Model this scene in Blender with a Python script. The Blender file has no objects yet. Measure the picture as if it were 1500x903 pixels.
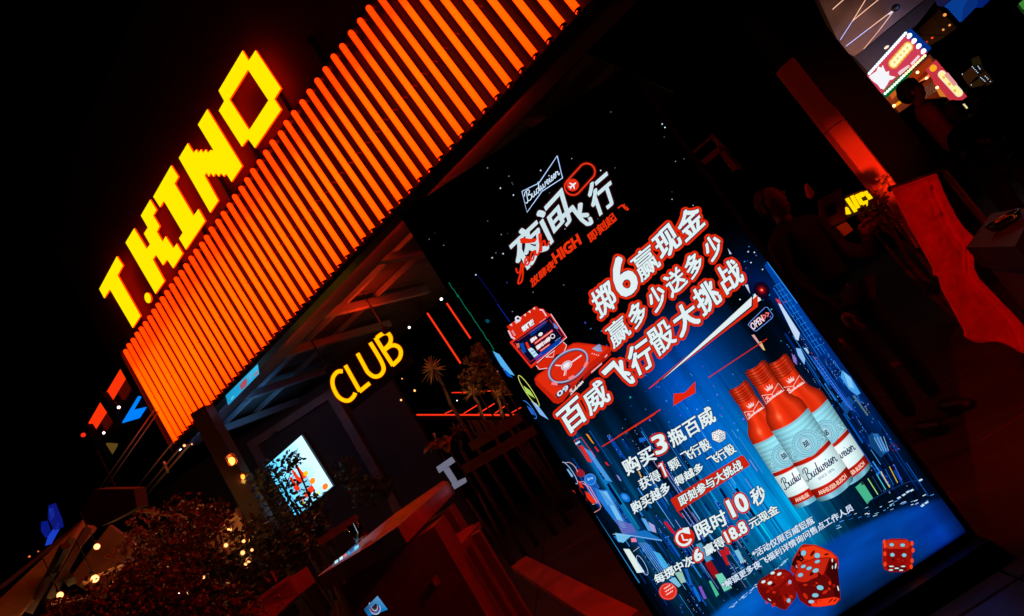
import bpy, bmesh, math, random
import numpy as np
from mathutils import Vector, Matrix
random.seed(7)
S = bpy.context.scene
COL = S.collection

# ------------------------------------------------------------------ camera
F_PX, CX, CY, EYE = 900.0, 750.0, 451.5, 1.15           # focal length in photo pixels, centre, eye height
TILT = math.atan(900.0 / 5700.0)
ROLL = math.radians(33.0)
FW = np.array([0, math.cos(TILT), math.sin(TILT)])
_r0 = np.array([1.0, 0, 0]); _u0 = np.cross(_r0, FW)
RT = math.cos(ROLL) * _r0 - math.sin(ROLL) * _u0
UP = math.sin(ROLL) * _r0 + math.cos(ROLL) * _u0
ORG = np.array([0, 0, EYE])
cam = bpy.data.cameras.new('camera'); cam_ob = bpy.data.objects.new('camera', cam); COL.objects.link(cam_ob)
cam.sensor_fit = 'HORIZONTAL'; cam.sensor_width = 36.0; cam.lens = 36.0 * F_PX / 1500.0
cam.clip_start = 0.05; cam.clip_end = 500
cam_ob.matrix_world = Matrix(((RT[0], UP[0], -FW[0], 0), (RT[1], UP[1], -FW[1], 0), (RT[2], UP[2], -FW[2], EYE), (0, 0, 0, 1)))
S.camera = cam_ob

# ------------------------------------------------------------------ world (night sky), exposure
W = bpy.data.worlds.new('World'); S.world = W; W.use_nodes = True
bg = W.node_tree.nodes['Background']
sky = W.node_tree.nodes.new('ShaderNodeTexSky'); sky.sky_type = 'NISHITA'; sky.sun_disc = False
sky.sun_elevation = math.radians(-9); sky.sun_rotation = math.radians(200)
W.node_tree.links.new(sky.outputs[0], bg.inputs[0])
bg.inputs[1].default_value = 0.02
S.view_settings.view_transform = 'Standard'; S.view_settings.look = 'None'
S.view_settings.exposure = 0.0; S.view_settings.gamma = 1.0
S.cycles.use_denoising = True
S.cycles.max_bounces = 5
S.cycles.sample_clamp_indirect = 4.0

# ------------------------------------------------------------------ measuring helpers
def ray(x, y):
    d = FW * F_PX + RT * (x - CX) - UP * (y - CY)
    return d / d[1]
def at(x, y, Y):                                          # point seen at a photo position, Y metres in front
    return ORG + ray(x, y) * Y
def atz(x, y, z):                                         # the same on a level surface
    d = ray(x, y); return ORG + d * ((z - EYE) / d[2])
# facade line: origin, direction along it, direction into the building
FA = np.array([-3.778, 6.352, 0.0]); FD = np.array([0.85666, -0.51589, 0.0]); FN = np.array([0.51589, 0.85666, 0.0])
FROT = math.atan2(FD[1], FD[0])
def fac(x, y, yo=0.0):                                    # photo position -> (along, back, height) on the facade plane
    d = ray(x, y); t = (FN @ (FA + FN * yo - ORG)) / (FN @ d); q = ORG + d * t
    return ((q - FA) @ FD, yo, q[2])
def fw(s, b, z):
    p = FA + FD * s + FN * b; return (p[0], p[1], z)
def lin(c):
    c = c / 255.0
    return c / 12.92 if c <= 0.04045 else ((c + 0.055) / 1.055) ** 2.4
def rgb(r, g, b): return (lin(r), lin(g), lin(b))

# ------------------------------------------------------------------ materials
MATS = {}
def mat(name, base=(0.1, 0.1, 0.1), rough=0.6, metal=0.0, noise=0.0, nscale=8.0, bump=0.0, spec=0.5, alpha=None, trans=0.0):
    if name in MATS: return MATS[name]
    m = bpy.data.materials.new(name); m.use_nodes = True; nt = m.node_tree; b = nt.nodes['Principled BSDF']
    b.inputs['Base Color'].default_value = (*base, 1); b.inputs['Roughness'].default_value = rough
    b.inputs['Metallic'].default_value = metal; b.inputs['Specular IOR Level'].default_value = spec
    b.inputs['Transmission Weight'].default_value = trans
    if noise or bump:
        tc = nt.nodes.new('ShaderNodeTexCoord'); n = nt.nodes.new('ShaderNodeTexNoise')
        n.inputs['Scale'].default_value = nscale; n.inputs['Detail'].default_value = 6; n.inputs['Roughness'].default_value = 0.65
        nt.links.new(tc.outputs['Object'], n.inputs['Vector'])
        if noise:
            r = nt.nodes.new('ShaderNodeValToRGB'); r.color_ramp.elements[0].position = 0.3; r.color_ramp.elements[1].position = 0.72
            r.color_ramp.elements[0].color = (*[c * (1 - noise) for c in base], 1)
            r.color_ramp.elements[1].color = (*[min(1, c * (1 + noise)) for c in base], 1)
            nt.links.new(n.outputs[0], r.inputs[0]); nt.links.new(r.outputs[0], b.inputs['Base Color'])
            mr = nt.nodes.new('ShaderNodeMapRange'); mr.inputs[3].default_value = max(0.03, rough - 0.12); mr.inputs[4].default_value = min(1, rough + 0.12)
            nt.links.new(n.outputs[0], mr.inputs[0]); nt.links.new(mr.outputs[0], b.inputs['Roughness'])
        if bump:
            bp = nt.nodes.new('ShaderNodeBump'); bp.inputs['Strength'].default_value = bump; bp.inputs['Distance'].default_value = 0.02
            nt.links.new(n.outputs[0], bp.inputs['Height']); nt.links.new(bp.outputs[0], b.inputs['Normal'])
    MATS[name] = m; return m
def emit(name, color, strength=1.0):
    if name in MATS: return MATS[name]
    m = bpy.data.materials.new(name); m.use_nodes = True; nt = m.node_tree
    for n in list(nt.nodes):
        if n.type != 'OUTPUT_MATERIAL': nt.nodes.remove(n)
    e = nt.nodes.new('ShaderNodeEmission'); e.inputs[0].default_value = (*color, 1); e.inputs[1].default_value = strength
    nt.links.new(e.outputs[0], [n for n in nt.nodes if n.type == 'OUTPUT_MATERIAL'][0].inputs[0])
    MATS[name] = m; return m
def print_mat(name, strength=1.0, led=False):             # a screen that shows the colours stored on its mesh
    m = emit(name, (1, 1, 1), strength); nt = m.node_tree
    if nt.nodes.get('Color Attribute') is None:
        e = [n for n in nt.nodes if n.type == 'EMISSION'][0]
        a = nt.nodes.new('ShaderNodeVertexColor'); a.layer_name = 'Col'
        nt.links.new(a.outputs[0], e.inputs[0])
    return m
SCREEN = print_mat('screen_light', 1.0)
BLACKP = mat('black_powder_coat', (0.012, 0.012, 0.013), 0.45, noise=0.3, nscale=20)
BLACKM = mat('matt_black', (0.006, 0.006, 0.006), 0.85)
DARKM = mat('dark_grey_metal', (0.05, 0.05, 0.055), 0.4, 0.6, noise=0.25, nscale=14)
WOOD = mat('dark_stained_wood', (0.10, 0.055, 0.035), 0.38, noise=0.45, nscale=9, bump=0.25)
LEAF = mat('leaf_green', (0.05, 0.075, 0.03), 0.45, noise=0.5, nscale=5)
LEAFR = mat('reddish_leaf', (0.2, 0.045, 0.025), 0.5, noise=0.5, nscale=5)
STEM = mat('bark', (0.06, 0.04, 0.025), 0.8, noise=0.4, nscale=20, bump=0.4)
PLASTER = mat('aged_plaster', (0.28, 0.24, 0.2), 0.8, noise=0.22, nscale=3, bump=0.2)

# ------------------------------------------------------------------ mesh helpers
class MB:
    def __init__(s): s.v = []; s.f = []; s.mi = []; s.c = []
    def add(s, pts, faces, mi=0, cols=None):
        o = len(s.v); s.v += [tuple(float(q) for q in p) for p in pts]
        for f in faces: s.f.append(tuple(o + i for i in f)); s.mi.append(mi)
        if cols is not None: s.c += list(cols)
        return s
    def ngon(s, pts, mi=0, col=None): return s.add(pts, [tuple(range(len(pts)))], mi, None if col is None else [col] * len(pts))
    def prism(s, pts, off, mi=0, side=None):
        n = len(pts); off = np.array(off, float); a = [np.array(p, float) for p in pts]
        side = mi if side is None else side
        s.add(a + [p + off for p in a], [tuple(range(n))], mi)
        o = len(s.v) - 2 * n
        s.f.append(tuple(o + n + i for i in reversed(range(n)))); s.mi.append(side)
        for i in range(n):
            j = (i + 1) % n; s.f.append((o + i, o + n + i, o + n + j, o + j)); s.mi.append(side)
        return s
    def box(s, lo, hi, mi=0):
        x0, y0, z0 = lo; x1, y1, z1 = hi
        return s.prism([(x0, y0, z0), (x1, y0, z0), (x1, y0, z1), (x0, y0, z1)], (0, y1 - y0, 0), mi)
    def bar(s, a, b, w, h=None, mi=0, up=(0, 0, 1)):       # rectangular bar between two points
        a = np.array(a, float); b = np.array(b, float); h = w if h is None else h
        d = b - a; d /= max(1e-9, np.linalg.norm(d)); x = np.cross(d, np.array(up, float))
        if np.linalg.norm(x) < 1e-3: x = np.cross(d, (1, 0, 0))
        x /= np.linalg.norm(x); y = np.cross(x, d)
        q = [a + x * w / 2 * i + y * h / 2 * j for i, j in ((-1, -1), (1, -1), (1, 1), (-1, 1))]
        return s.prism(q, b - a, mi)
    def tube(s, a, b, r, n=12, mi=0, r2=None, dome=False):
        a = np.array(a, float); b = np.array(b, float); r2 = r if r2 is None else r2
        d = b - a; L = np.linalg.norm(d); d /= L; x = np.cross(d, (0, 0, 1.0))
        if np.linalg.norm(x) < 1e-2: x = np.array([1.0, 0, 0])
        x /= np.linalg.norm(x); y = np.cross(d, x)
        rings = [(a, r), (b, r2)]
        if dome:
            for t in (0.4, 0.75, 0.95): rings.append((b + d * r2 * t, r2 * math.sqrt(1 - t * t)))
        V = [c + (x * math.cos(k * 2 * math.pi / n) + y * math.sin(k * 2 * math.pi / n)) * rr for c, rr in rings for k in range(n)]
        Fc = [(q * n + k, q * n + (k + 1) % n, (q + 1) * n + (k + 1) % n, (q + 1) * n + k) for q in range(len(rings) - 1) for k in range(n)]
        Fc += [tuple(reversed(range(n))), tuple((len(rings) - 1) * n + k for k in range(n))]
        return s.add(V, Fc, mi)
    def path(s, pts, r, n=8, mi=0):
        for i in range(len(pts) - 1): s.tube(pts[i], pts[i + 1], r if np.isscalar(r) else r[i], n, mi, r if np.isscalar(r) else r[i + 1])
        return s
    def ball(s, c, r, n=10, m=6, mi=0, sc=(1, 1, 1)):
        V = []; Fc = []
        for i in range(m + 1):
            t = math.pi * i / m
            for k in range(n):
                p = 2 * math.pi * k / n
                V.append((c[0] + r * sc[0] * math.sin(t) * math.cos(p), c[1] + r * sc[1] * math.sin(t) * math.sin(p), c[2] + r * sc[2] * math.cos(t)))
        for i in range(m):
            for k in range(n): Fc.append((i * n + k, (i + 1) * n + k, (i + 1) * n + (k + 1) % n, i * n + (k + 1) % n))
        return s.add(V, Fc, mi)
    def lathe(s, c, prof, n=20, mi=0):
        V = [(c[0] + r * math.cos(2 * math.pi * k / n), c[1] + r * math.sin(2 * math.pi * k / n), c[2] + z) for r, z in prof for k in range(n)]
        Fc = [(i * n + k, i * n + (k + 1) % n, (i + 1) * n + (k + 1) % n, (i + 1) * n + k) for i in range(len(prof) - 1) for k in range(n)]
        return s.add(V, Fc, mi)
    def leaves(s, cen, rad, n, size, mi=0, flat=0.0, rnd=random):
        for _ in range(n):
            while True:
                p = np.array([rnd.uniform(-1, 1) for _ in range(3)])
                if 0.15 < np.linalg.norm(p) < 1: break
            p = np.array(cen) + p * np.array(rad)
            d = np.array([rnd.gauss(0, 1), rnd.gauss(0, 1), rnd.gauss(0, .6)]); d /= np.linalg.norm(d)
            e = np.cross(d, [rnd.gauss(0, 1), rnd.gauss(0, 1), rnd.gauss(0, 1)]); e /= max(1e-6, np.linalg.norm(e))
            L = size * rnd.uniform(.6, 1.3); g = np.cross(d, e) * L * .12
            s.add([p, p + d * L * .35 + e * L * .28 + g, p + d * L * .75 + e * L * .2 + g, p + d * L, p + d * L * .75 - e * L * .2 + g, p + d * L * .35 - e * L * .28 + g],
                  [(0, 1, 2, 3), (0, 3, 4, 5)], mi)
        return s
    def mesh(s, name, mats, smooth=False):
        me = bpy.data.meshes.new(name); me.from_pydata(s.v, [], s.f)
        for m in (mats if isinstance(mats, (list, tuple)) else [mats]): me.materials.append(m)
        me.polygons.foreach_set('material_index', s.mi)
        if smooth: me.polygons.foreach_set('use_smooth', [True] * len(s.f))
        if s.c:
            a = me.color_attributes.new('Col', 'FLOAT_COLOR', 'POINT')
            a.data.foreach_set('color', [q for c in s.c for q in (*c[:3], 1.0)])
        me.update(); return me

def thing(name, label, cat, loc=(0, 0, 0), rotz=0.0, group=None):
    o = bpy.data.objects.new(name, None); o.empty_display_size = 0.1; COL.objects.link(o)
    o.location = loc; o.rotation_euler = (0, 0, rotz); o['label'] = label; o['category'] = cat
    if group: o['group'] = group
    return o
def base(ob):                                             # accumulated location and turn of a parent chain
    x = Matrix.Identity(4)
    while ob is not None:
        x = (Matrix.Translation(ob.location) @ Matrix.Rotation(ob.rotation_euler[2], 4, 'Z')) @ x; ob = ob.parent
    return x
def part(name, mb, mats, parent=None, smooth=False, label=None, local=False, stuff=False):
    """links one mesh object; world coordinates are turned into the parent's unless local"""
    if parent is not None and not local:
        inv = np.array(base(parent).inverted())
        v = np.array(mb.v).reshape(-1, 3); v = v @ inv[:3, :3].T + inv[:3, 3]; mb.v = [tuple(q) for q in v]
    o = bpy.data.objects.new(name, mb.mesh(name, mats, smooth)); COL.objects.link(o); o.parent = parent
    if label: o['label'] = label
    if stuff: o['kind'] = 'stuff'
    return o
def solo(name, mb, mats, label, cat, group=None, smooth=False):
    v = np.array(mb.v); c = (v.min(0) + v.max(0)) / 2; c[2] = v[:, 2].min(); mb.v = [tuple(q - c) for q in v]
    o = bpy.data.objects.new(name, mb.mesh(name, mats, smooth)); COL.objects.link(o); o.location = c
    o['label'] = label; o['category'] = cat
    if group: o['group'] = group
    return o
def struct(name, mb, mats, smooth=False):
    o = bpy.data.objects.new(name, mb.mesh(name, mats, smooth)); COL.objects.link(o); o['kind'] = 'structure'; return o
def inst(name, me, parent, loc=(0, 0, 0), rotz=0.0, label=None):
    o = bpy.data.objects.new(name, me); COL.objects.link(o); o.parent = parent; o.location = loc; o.rotation_euler = (0, 0, rotz)
    if label: o['label'] = label
    return o

# ================================================================== GROUND
m = mat('wet_dark_tile', (0.085, 0.075, 0.075), 0.33, noise=0.35, nscale=2.5, bump=0.12)
mj = mat('tile_joint', (0.02, 0.018, 0.018), 0.9)
g = MB(); g.add([(-120, -60, -0.03), (120, -60, -0.03), (120, 160, -0.03), (-120, 160, -0.03)], [(0, 1, 2, 3)])
ground = struct('ground', g, mj)
def tile_mesh(w, d, h=0.03, b=0.004):
    t = MB(); x = w / 2; y = d / 2
    lo = [(-x, -y, -h), (x, -y, -h), (x, y, -h), (-x, y, -h)]; mi_ = [(-x, -y, -b), (x, -y, -b), (x, y, -b), (-x, y, -b)]
    hi = [(-x + b, -y + b, 0), (x - b, -y + b, 0), (x - b, y - b, 0), (-x + b, y - b, 0)]
    t.add(lo + mi_ + hi, [(0, 1, 5, 4), (1, 2, 6, 5), (2, 3, 7, 6), (3, 0, 4, 7), (4, 5, 9, 8), (5, 6, 10, 9), (6, 7, 11, 10), (7, 4, 8, 11), (8, 9, 10, 11)])
    return t.mesh('paving_tile', m)
tm = tile_mesh(0.892, 0.892)
pave = bpy.data.objects.new('pavement', MB().add([(-9, -1.5, -0.026), (9, -1.5, -0.026), (9, 13, -0.026), (-9, 13, -0.026)], [(0, 1, 2, 3)]).mesh('pavement', mj))
COL.objects.link(pave); pave['kind'] = 'structure'
for i in range(-8, 9):
    for j in range(-1, 13):
        a = inst('paving_tile', tm, pave, (0.35 + i * 0.9, 0.62 + j * 0.9, random.uniform(-0.002, 0.0)))
# raised kerb strip over the paving; red light is put into its colour
kb = MB()
p0 = atz(759, 822, 0.05); p1 = atz(915, 910, 0.05)
kb.bar((p0[0], p0[1], 0.025), (p1[0], p1[1], 0.025), 0.17, 0.05)
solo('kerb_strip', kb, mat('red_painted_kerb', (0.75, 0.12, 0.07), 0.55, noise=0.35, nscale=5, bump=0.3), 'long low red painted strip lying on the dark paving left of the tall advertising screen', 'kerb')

# ================================================================== TUBE FACADE
ZB, ZT, PITCH, NT, LEAN, TR = 2.918, 4.104, 0.1176, 98, 0.055, 0.0232
m_tube = emit('orange_tube_light', (1, 1, 1), 1.0)
nt = m_tube.node_tree; em_ = [n for n in nt.nodes if n.type == 'EMISSION'][0]
lw = nt.nodes.new('ShaderNodeLayerWeight'); lw.inputs[0].default_value = 0.35
rp = nt.nodes.new('ShaderNodeValToRGB'); cr = rp.color_ramp
cr.elements[0].position = 0.0; cr.elements[0].color = (4.2, 0.165, 0.0, 1); cr.elements[1].position = 1.0; cr.elements[1].color = (.45, 0.010, 0.0, 1)
e2 = cr.elements.new(0.45); e2.color = (3.4, 0.125, 0.0, 1); e3 = cr.elements.new(0.75); e3.color = (1.3, 0.055, 0.0, 1)
nt.links.new(lw.outputs['Facing'], rp.inputs[0])
tc = nt.nodes.new('ShaderNodeTexCoord'); sp = nt.nodes.new('ShaderNodeSeparateXYZ'); nt.links.new(tc.outputs['Object'], sp.inputs[0])
rz = nt.nodes.new('ShaderNodeValToRGB')                    # the tube is a little dimmer and redder near its electrodes
nt.links.new(sp.outputs[2], rz.inputs[0])
rz.color_ramp.elements[0].color = (1, .68, 0, 1); rz.color_ramp.elements[0].position = 0.0
rz.color_ramp.elements[1].color = (1, .5, 0, 1); rz.color_ramp.elements[1].position = 1.0
for ps, gg in ((0.12, .9), (0.5, 1.12), (0.88, .92)):
    q = rz.color_ramp.elements.new(ps); q.color = (1, gg, 0, 1)
mx = nt.nodes.new('ShaderNodeMix'); mx.data_type = 'RGBA'; mx.blend_type = 'MULTIPLY'; mx.inputs[0].default_value = 1.0
nt.links.new(rp.outputs[0], mx.inputs[6]); nt.links.new(rz.outputs[0], mx.inputs[7])
oi = nt.nodes.new('ShaderNodeObjectInfo'); mr = nt.nodes.new('ShaderNodeMapRange'); mr.inputs[3].default_value = 0.95; mr.inputs[4].default_value = 1.12  # each tube a touch different
nt.links.new(oi.outputs['Random'], mr.inputs[0]); nt.links.new(mr.outputs[0], em_.inputs[1])
nt.links.new(mx.outputs[2], em_.inputs[0])

fac_t = thing('tube_light_fascia', 'long sloping fascia of close-set vertical glowing orange light tubes over the club front', 'fascia', tuple(FA), FROT)
L = NT * PITCH
b_ = MB(); b_.box((-0.09, 0.075, ZB + 0.01), (L + 0.1, 0.12, ZT - 0.03))
part('backing_panel', b_, mat('dark_red_backing', (0.012, 0.003, 0.003), 0.3, noise=0.3, nscale=4, spec=0.12), fac_t, local=True)
b_ = MB(); b_.box((-0.11, 0.02, ZT - 0.026), (L + 0.1, 0.13, ZT + 0.035)); part('top_rail', b_, BLACKP, fac_t, local=True)
b_ = MB(); b_.box((-0.11, -0.005, ZB - 0.055), (L + 0.1, 0.125, ZB - 0.012)); part('bottom_rail', b_, BLACKP, fac_t, local=True)
b_ = MB(); b_.box((-0.14, -0.03, ZB - 0.06), (-0.114, 0.16, ZT + 0.04)); part('end_plate', b_, BLACKP, fac_t, local=True)
tb = MB(); tb.tube((LEAN, 0, 0.0), (0, 0, ZT - ZB - 0.0), TR, 14, 0, dome=True); tube_me = tb.mesh('light_tube', m_tube, True)
cp = MB(); cp.tube((LEAN + .001, 0.004, 0.006), (LEAN + .004, 0.002, -0.035), TR * .86, 10); cp.tube((LEAN + .001, 0.0, 0.0), (LEAN + 0.001, 0.0, 0.012), TR * 1.12, 12)
cap_me = cp.mesh('end_cap', BLACKP, True)
ck = MB()
for zz in (0.55,):                                     # wire clips that hold each tube to the backing
    f_ = 1 - zz / (ZT - ZB); ck.tube((LEAN * f_ + TR * .9, 0.0, zz), (LEAN * f_ + TR * 1.1, 0.09, zz), 0.004, 6)
clip_me = ck.mesh('tube_clip', mat('red_clip', (0.3, 0.03, 0.01), 0.4))
for k in range(NT):
    t_ = inst('light_tube', tube_me, fac_t, (-0.055 + k * PITCH + random.uniform(-.004, .004), random.uniform(-.004, .004), ZB + random.uniform(-.006, .004)))
    inst('end_cap', cap_me, t_); inst('tube_clip', clip_me, t_)

# ------------------------------------------------------------------ T.KINO letters on the roof edge
A_ = lambda pts: [(120 + x / 3.01, 50 + y / 3.01) for x, y in pts]
B_ = lambda pts: [(140 + x / 4.3, 280 + y / 4.3) for x, y in pts]
sign = thing('rooftop_letters', 'glowing yellow pixel-edged letters T.KINO standing on top of the orange tube fascia', 'sign', tuple(FA), FROT)
M_YEL = emit('yellow_letter_face', (1.0, 0.76, 0.0), 1.1); M_REDSIDE = emit('red_glowing_letter_side', (1.0, 0.025, 0.0), 2.2)  # red sides and backs imitate the halo round the letters
LET = {
 'letter_t': (B_([(133, 412), (172, 470), (138, 532), (283, 787), (233, 863), (90, 620), (54, 676), (22, 618)]), None),
 'letter_dot': (B_([(328 + 20 * math.cos(a) * 1.0 + 5 * math.sin(a), 674 + 33 * math.sin(a)) for a in [k * math.pi / 9 for k in range(18)]]), None),
 'letter_k': (B_([(242, 236), (322, 366), (342, 335), (304, 268), (328, 230), (285, 155), (343, 55), (383, 120), (362, 155), (403, 222), (385, 257), (422, 320), (440, 286), (490, 362), (510, 332), (548, 394), (488, 487), (450, 432), (424, 468), (380, 402), (360, 432), (434, 567), (377, 648), (188, 325)]), None),
 'letter_i': (A_([(393, 580), (425, 630), (408, 660), (492, 802), (513, 772), (543, 825), (458, 951), (428, 902), (444, 876), (361, 736), (344, 764), (314, 718)]), None),
 'letter_n': (A_([(552, 332), (706, 582), (659, 652), (636, 616), (625, 629), (613, 613), (602, 629), (591, 613), (579, 629), (568, 612), (558, 629), (549, 610), (541, 625), (601, 735), (565, 788), (427, 547), (466, 482), (492, 525), (504, 509), (514, 525), (524, 509), (535, 525), (545, 509), (556, 525), (567, 511), (581, 515), (511, 400)]), None),
 'letter_o': (A_([(708, 73), (735, 118), (765, 72), (877, 240), (848, 287), (878, 333), (762, 503), (732, 462), (705, 497), (603, 338), (627, 296), (602, 250)]), A_([(732, 157), (822, 293), (737, 424), (650, 289)])),
}
def area2(p): return sum(p[i][0] * p[(i + 1) % len(p)][1] - p[(i + 1) % len(p)][0] * p[i][1] for i in range(len(p)))
for nm, (pts, hole) in LET.items():
    q = [fac(x, y, -0.02) for x, y in pts]
    mb_ = MB()
    if hole is None:
        mb_.prism(q, (0, 0.016, 0), 0, 1)
    else:                                                  # ring with a four-sided hole
        h = [fac(x, y, -0.02) for x, y in hole]; n = 12; off = np.array((0, .016, 0))
        grp = [(0, [11, 0, 1, 2]), (1, [2, 3, 4, 5]), (2, [5, 6, 7, 8]), (3, [8, 9, 10, 11])]
        hm = [h[0], h[1], h[2], h[3]]
        order = [(3, 0, [10, 11, 0, 1]), (0, 1, [1, 2, 3, 4]), (1, 2, [4, 5, 6, 7]), (2, 3, [7, 8, 9, 10])]
        for ha, hb, idx in order: mb_.ngon([q[i] for i in idx] + [hm[hb], hm[ha]], 0)
        qb = [tuple(np.array(p) + off) for p in q]; hb2 = [tuple(np.array(p) + off) for p in hm]
        for ha, hb, idx in order: mb_.ngon([qb[i] for i in idx] + [hb2[hb], hb2[ha]], 1)
        for i in range(n): mb_.ngon([q[i], q[(i + 1) % n], qb[(i + 1) % n], qb[i]], 1)
        for i in range(4): mb_.ngon([hm[i], hm[(i + 1) % 4], hb2[(i + 1) % 4], hb2[i]], 1)
    part(nm, mb_, [M_YEL, M_REDSIDE], sign, local=True)
mb_ = MB(); mb_.box((-0.6, 0.11, ZT + 0.04), (5.6, 0.135, 6.3))  # added board that catches the letters' light as a red halo
part('sign_backing', mb_, mat('sign_backing_black_red', (0.10, 0.012, 0.006), 0.9, noise=0.15, nscale=2), sign, local=True)
for s_ in np.arange(0.3, 4.4, 0.55): mb_ = MB(); mb_.box((s_, 0.055, ZT + 0.036), (s_ + 0.025, 0.105, ZT + 0.35)); part('mounting_bracket', mb_, BLACKP, sign, local=True)

# ================================================================== CANOPY behind the fascia
can = thing('canopy', 'dark flat canopy with a lattice of joists under it behind the orange tube fascia', 'canopy', tuple(FA), FROT)
mb_ = MB(); mb_.box((-0.5, 0.24, ZB + 0.008), (L + 0.05, 0.50, ZB + 0.12)); part('edge_beam', mb_, mat('grey_painted_beam', (0.17, 0.12, 0.14), 0.8, noise=0.15, nscale=3, spec=.1), can, local=True)
mcl = mat('slatted_ceiling', (0.07, 0.065, 0.065), 0.6, noise=0.2, nscale=3)
for k in range(16):                                        # ceiling boards between the joists
    for r_ in range(2):
        mb_ = MB(); mb_.box((-0.8 + k * .4, 0.51 + r_ * 1.32, ZB + .16), (-0.8 + k * .4 + .392, 0.51 + r_ * 1.32 + 1.31, ZB + .18)); part('ceiling_board', mb_, mcl, can, local=True)
mjo = mat('grey_joist', (0.25, 0.25, 0.27), 0.45)
for s_ in (-0.42, 0.56, 1.55, 2.3, 3.2, 4.1, 5.0):
    mb_ = MB(); mb_.box((s_ - .03, 0.51, ZB + .02), (s_ + .03, 2.1, ZB + .10)); part('cross_joist', mb_, mjo, can, local=True)
for bk in (0.86, 1.3):
    mb_ = MB(); mb_.box((-0.7, bk - .022, ZB + .104), (5.6, bk + .022, ZB + .15)); part('long_joist', mb_, mjo, can, local=True)
# strip lamps added out of view to colour the joists red and blue
lamp = solo('strip_lamp', MB().box((-.75, -.02, -.015), (.75, .02, .015)), emit('red_strip', (1, .04, .005), 10), 'narrow red strip lamp fixed behind the canopy edge beam lighting the middle joists', 'lamp')
lamp.location = fw(2.75, 0.535, ZB + 0.125); lamp.rotation_euler = (0, 0, FROT)
lamp = solo('strip_lamp', MB().box((-.5, -.02, -.015), (.5, .02, .015)), emit('blue_strip', (.08, .42, 1.0), 7), 'cool blue strip lamp fixed behind the left end of the canopy edge beam', 'lamp')
lamp.location = fw(0.25, 0.535, ZB + 0.125); lamp.rotation_euler = (0, 0, FROT)

for s0, s1, mm, lb in ((1.9, 5.2, emit('red_wash_strip', (1, .02, .002), 45), 'long red strip lamp tucked behind the bottom rail washing the canopy edge beam red'), (-.3, .95, emit('blue_wash_strip', (.15, .42, 1.0), 26), 'short blue strip lamp tucked behind the bottom rail at its left end')):  # more added strips, out of view, washing the beam with colour
    lamp = solo('strip_lamp', MB().box((-(s1 - s0) / 2, -.008, -.005), ((s1 - s0) / 2, .008, .005)), mm, lb, 'lamp'); lamp.location = fw((s0 + s1) / 2, .146, ZB - .03); lamp.rotation_euler = (0, 0, FROT)

def lampspot(label, pos, aim, power, col, ang=60):  # spotlights added for their light alone, not known fixtures
    t = thing('wall_washer', label, 'spotlight', tuple(pos)); b = MB(); b.lathe((0, 0, -.06), [(.03, 0), (.04, .03), (.04, .06)], 14); part('housing', b, BLACKP, t, True, local=True)
    l = bpy.data.lights.new('spot', 'SPOT'); l.energy = power; l.color = col; l.spot_size = math.radians(ang); l.spot_blend = .8; l.shadow_soft_size = .03
    o = bpy.data.objects.new('spot', l); COL.objects.link(o); d = Vector(np.array(aim) - np.array(pos)); o.location = Vector(pos) + d.normalized() * .04; o.rotation_euler = d.to_track_quat('-Z', 'Y').to_euler()
lampspot('small red uplight hung under the middle canopy joists above the CLUB sign', fw(2.45, .98, 2.62), fw(2.4, 1.0, 3.0), 15, (1, .03, .004), 150)  # added uplights that colour the joists
lampspot('small blue uplight hung under the left canopy joists above the wall screen', fw(.1, 1.0, 2.58), fw(.1, 1.02, 3.0), 5, (.12, .5, 1), 150)

# ------------------------------------------------------------------ CLUB sign
def glyphs(body):
    c = bpy.data.curves.new('glyph_curve', 'FONT'); c.body = body; c.resolution_u = 3; c.fill_mode = 'BOTH'
    o = bpy.data.objects.new('glyph_curve', c); COL.objects.link(o); bpy.context.view_layer.update()
    me = bpy.data.meshes.new_from_object(o.evaluated_get(bpy.context.evaluated_depsgraph_get()))
    v = np.array([q.co[:2] for q in me.vertices]); f = [tuple(p.vertices) for p in me.polygons]
    bpy.data.objects.remove(o); bpy.data.curves.remove(c); bpy.data.meshes.remove(me); return v, f
GC = {}
def glyph_unit(body):                                      # scaled into a unit box, y up
    if body not in GC:
        v, f = glyphs(body); lo = v.min(0); hi = v.max(0); GC[body] = ((v - lo) / (hi - lo), f)
    return GC[body]
def homog(tl, tr, br, bl):
    """unit box (x right, y up) -> quadrilateral"""
    src = [(0, 1), (1, 1), (1, 0), (0, 0)]; A = []; b = []
    for (x, y), (X, Y) in zip(src, (tl, tr, br, bl)):
        A.append([x, y, 1, 0, 0, 0, -X * x, -X * y]); b.append(X)
        A.append([0, 0, 0, x, y, 1, -Y * x, -Y * y]); b.append(Y)
    h = np.linalg.solve(np.array(A, float), np.array(b, float)); H = np.append(h, 1).reshape(3, 3)
    def f(v):
        p = np.c_[v, np.ones(len(v))] @ H.T; return p[:, :2] / p[:, 2:]
    return f
club = thing('club_sign', 'smaller glowing yellow neon word CLUB hanging under the dark canopy', 'sign', tuple(at(540, 545, 6.1)), math.radians(-12))
ca, sa = math.cos(math.radians(-12)), math.sin(math.radians(-12)); CO = at(540, 545, 6.1); CN = np.array([-sa, ca, 0])
def clubp(x, y, off=0.0):
    d = ray(x, y); t = (CN @ (CO + CN * off - ORG)) / (CN @ d); return ORG + d * t
Q = lambda x, y: (380 + x / 3.474, 380 + y / 3.474)
M_CY = emit('yellow_neon', (1.3, 0.66, 0.0), 1.0); M_CR = emit('red_neon_rim', (1.0, 0.10, 0.0), 0.8)
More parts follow.
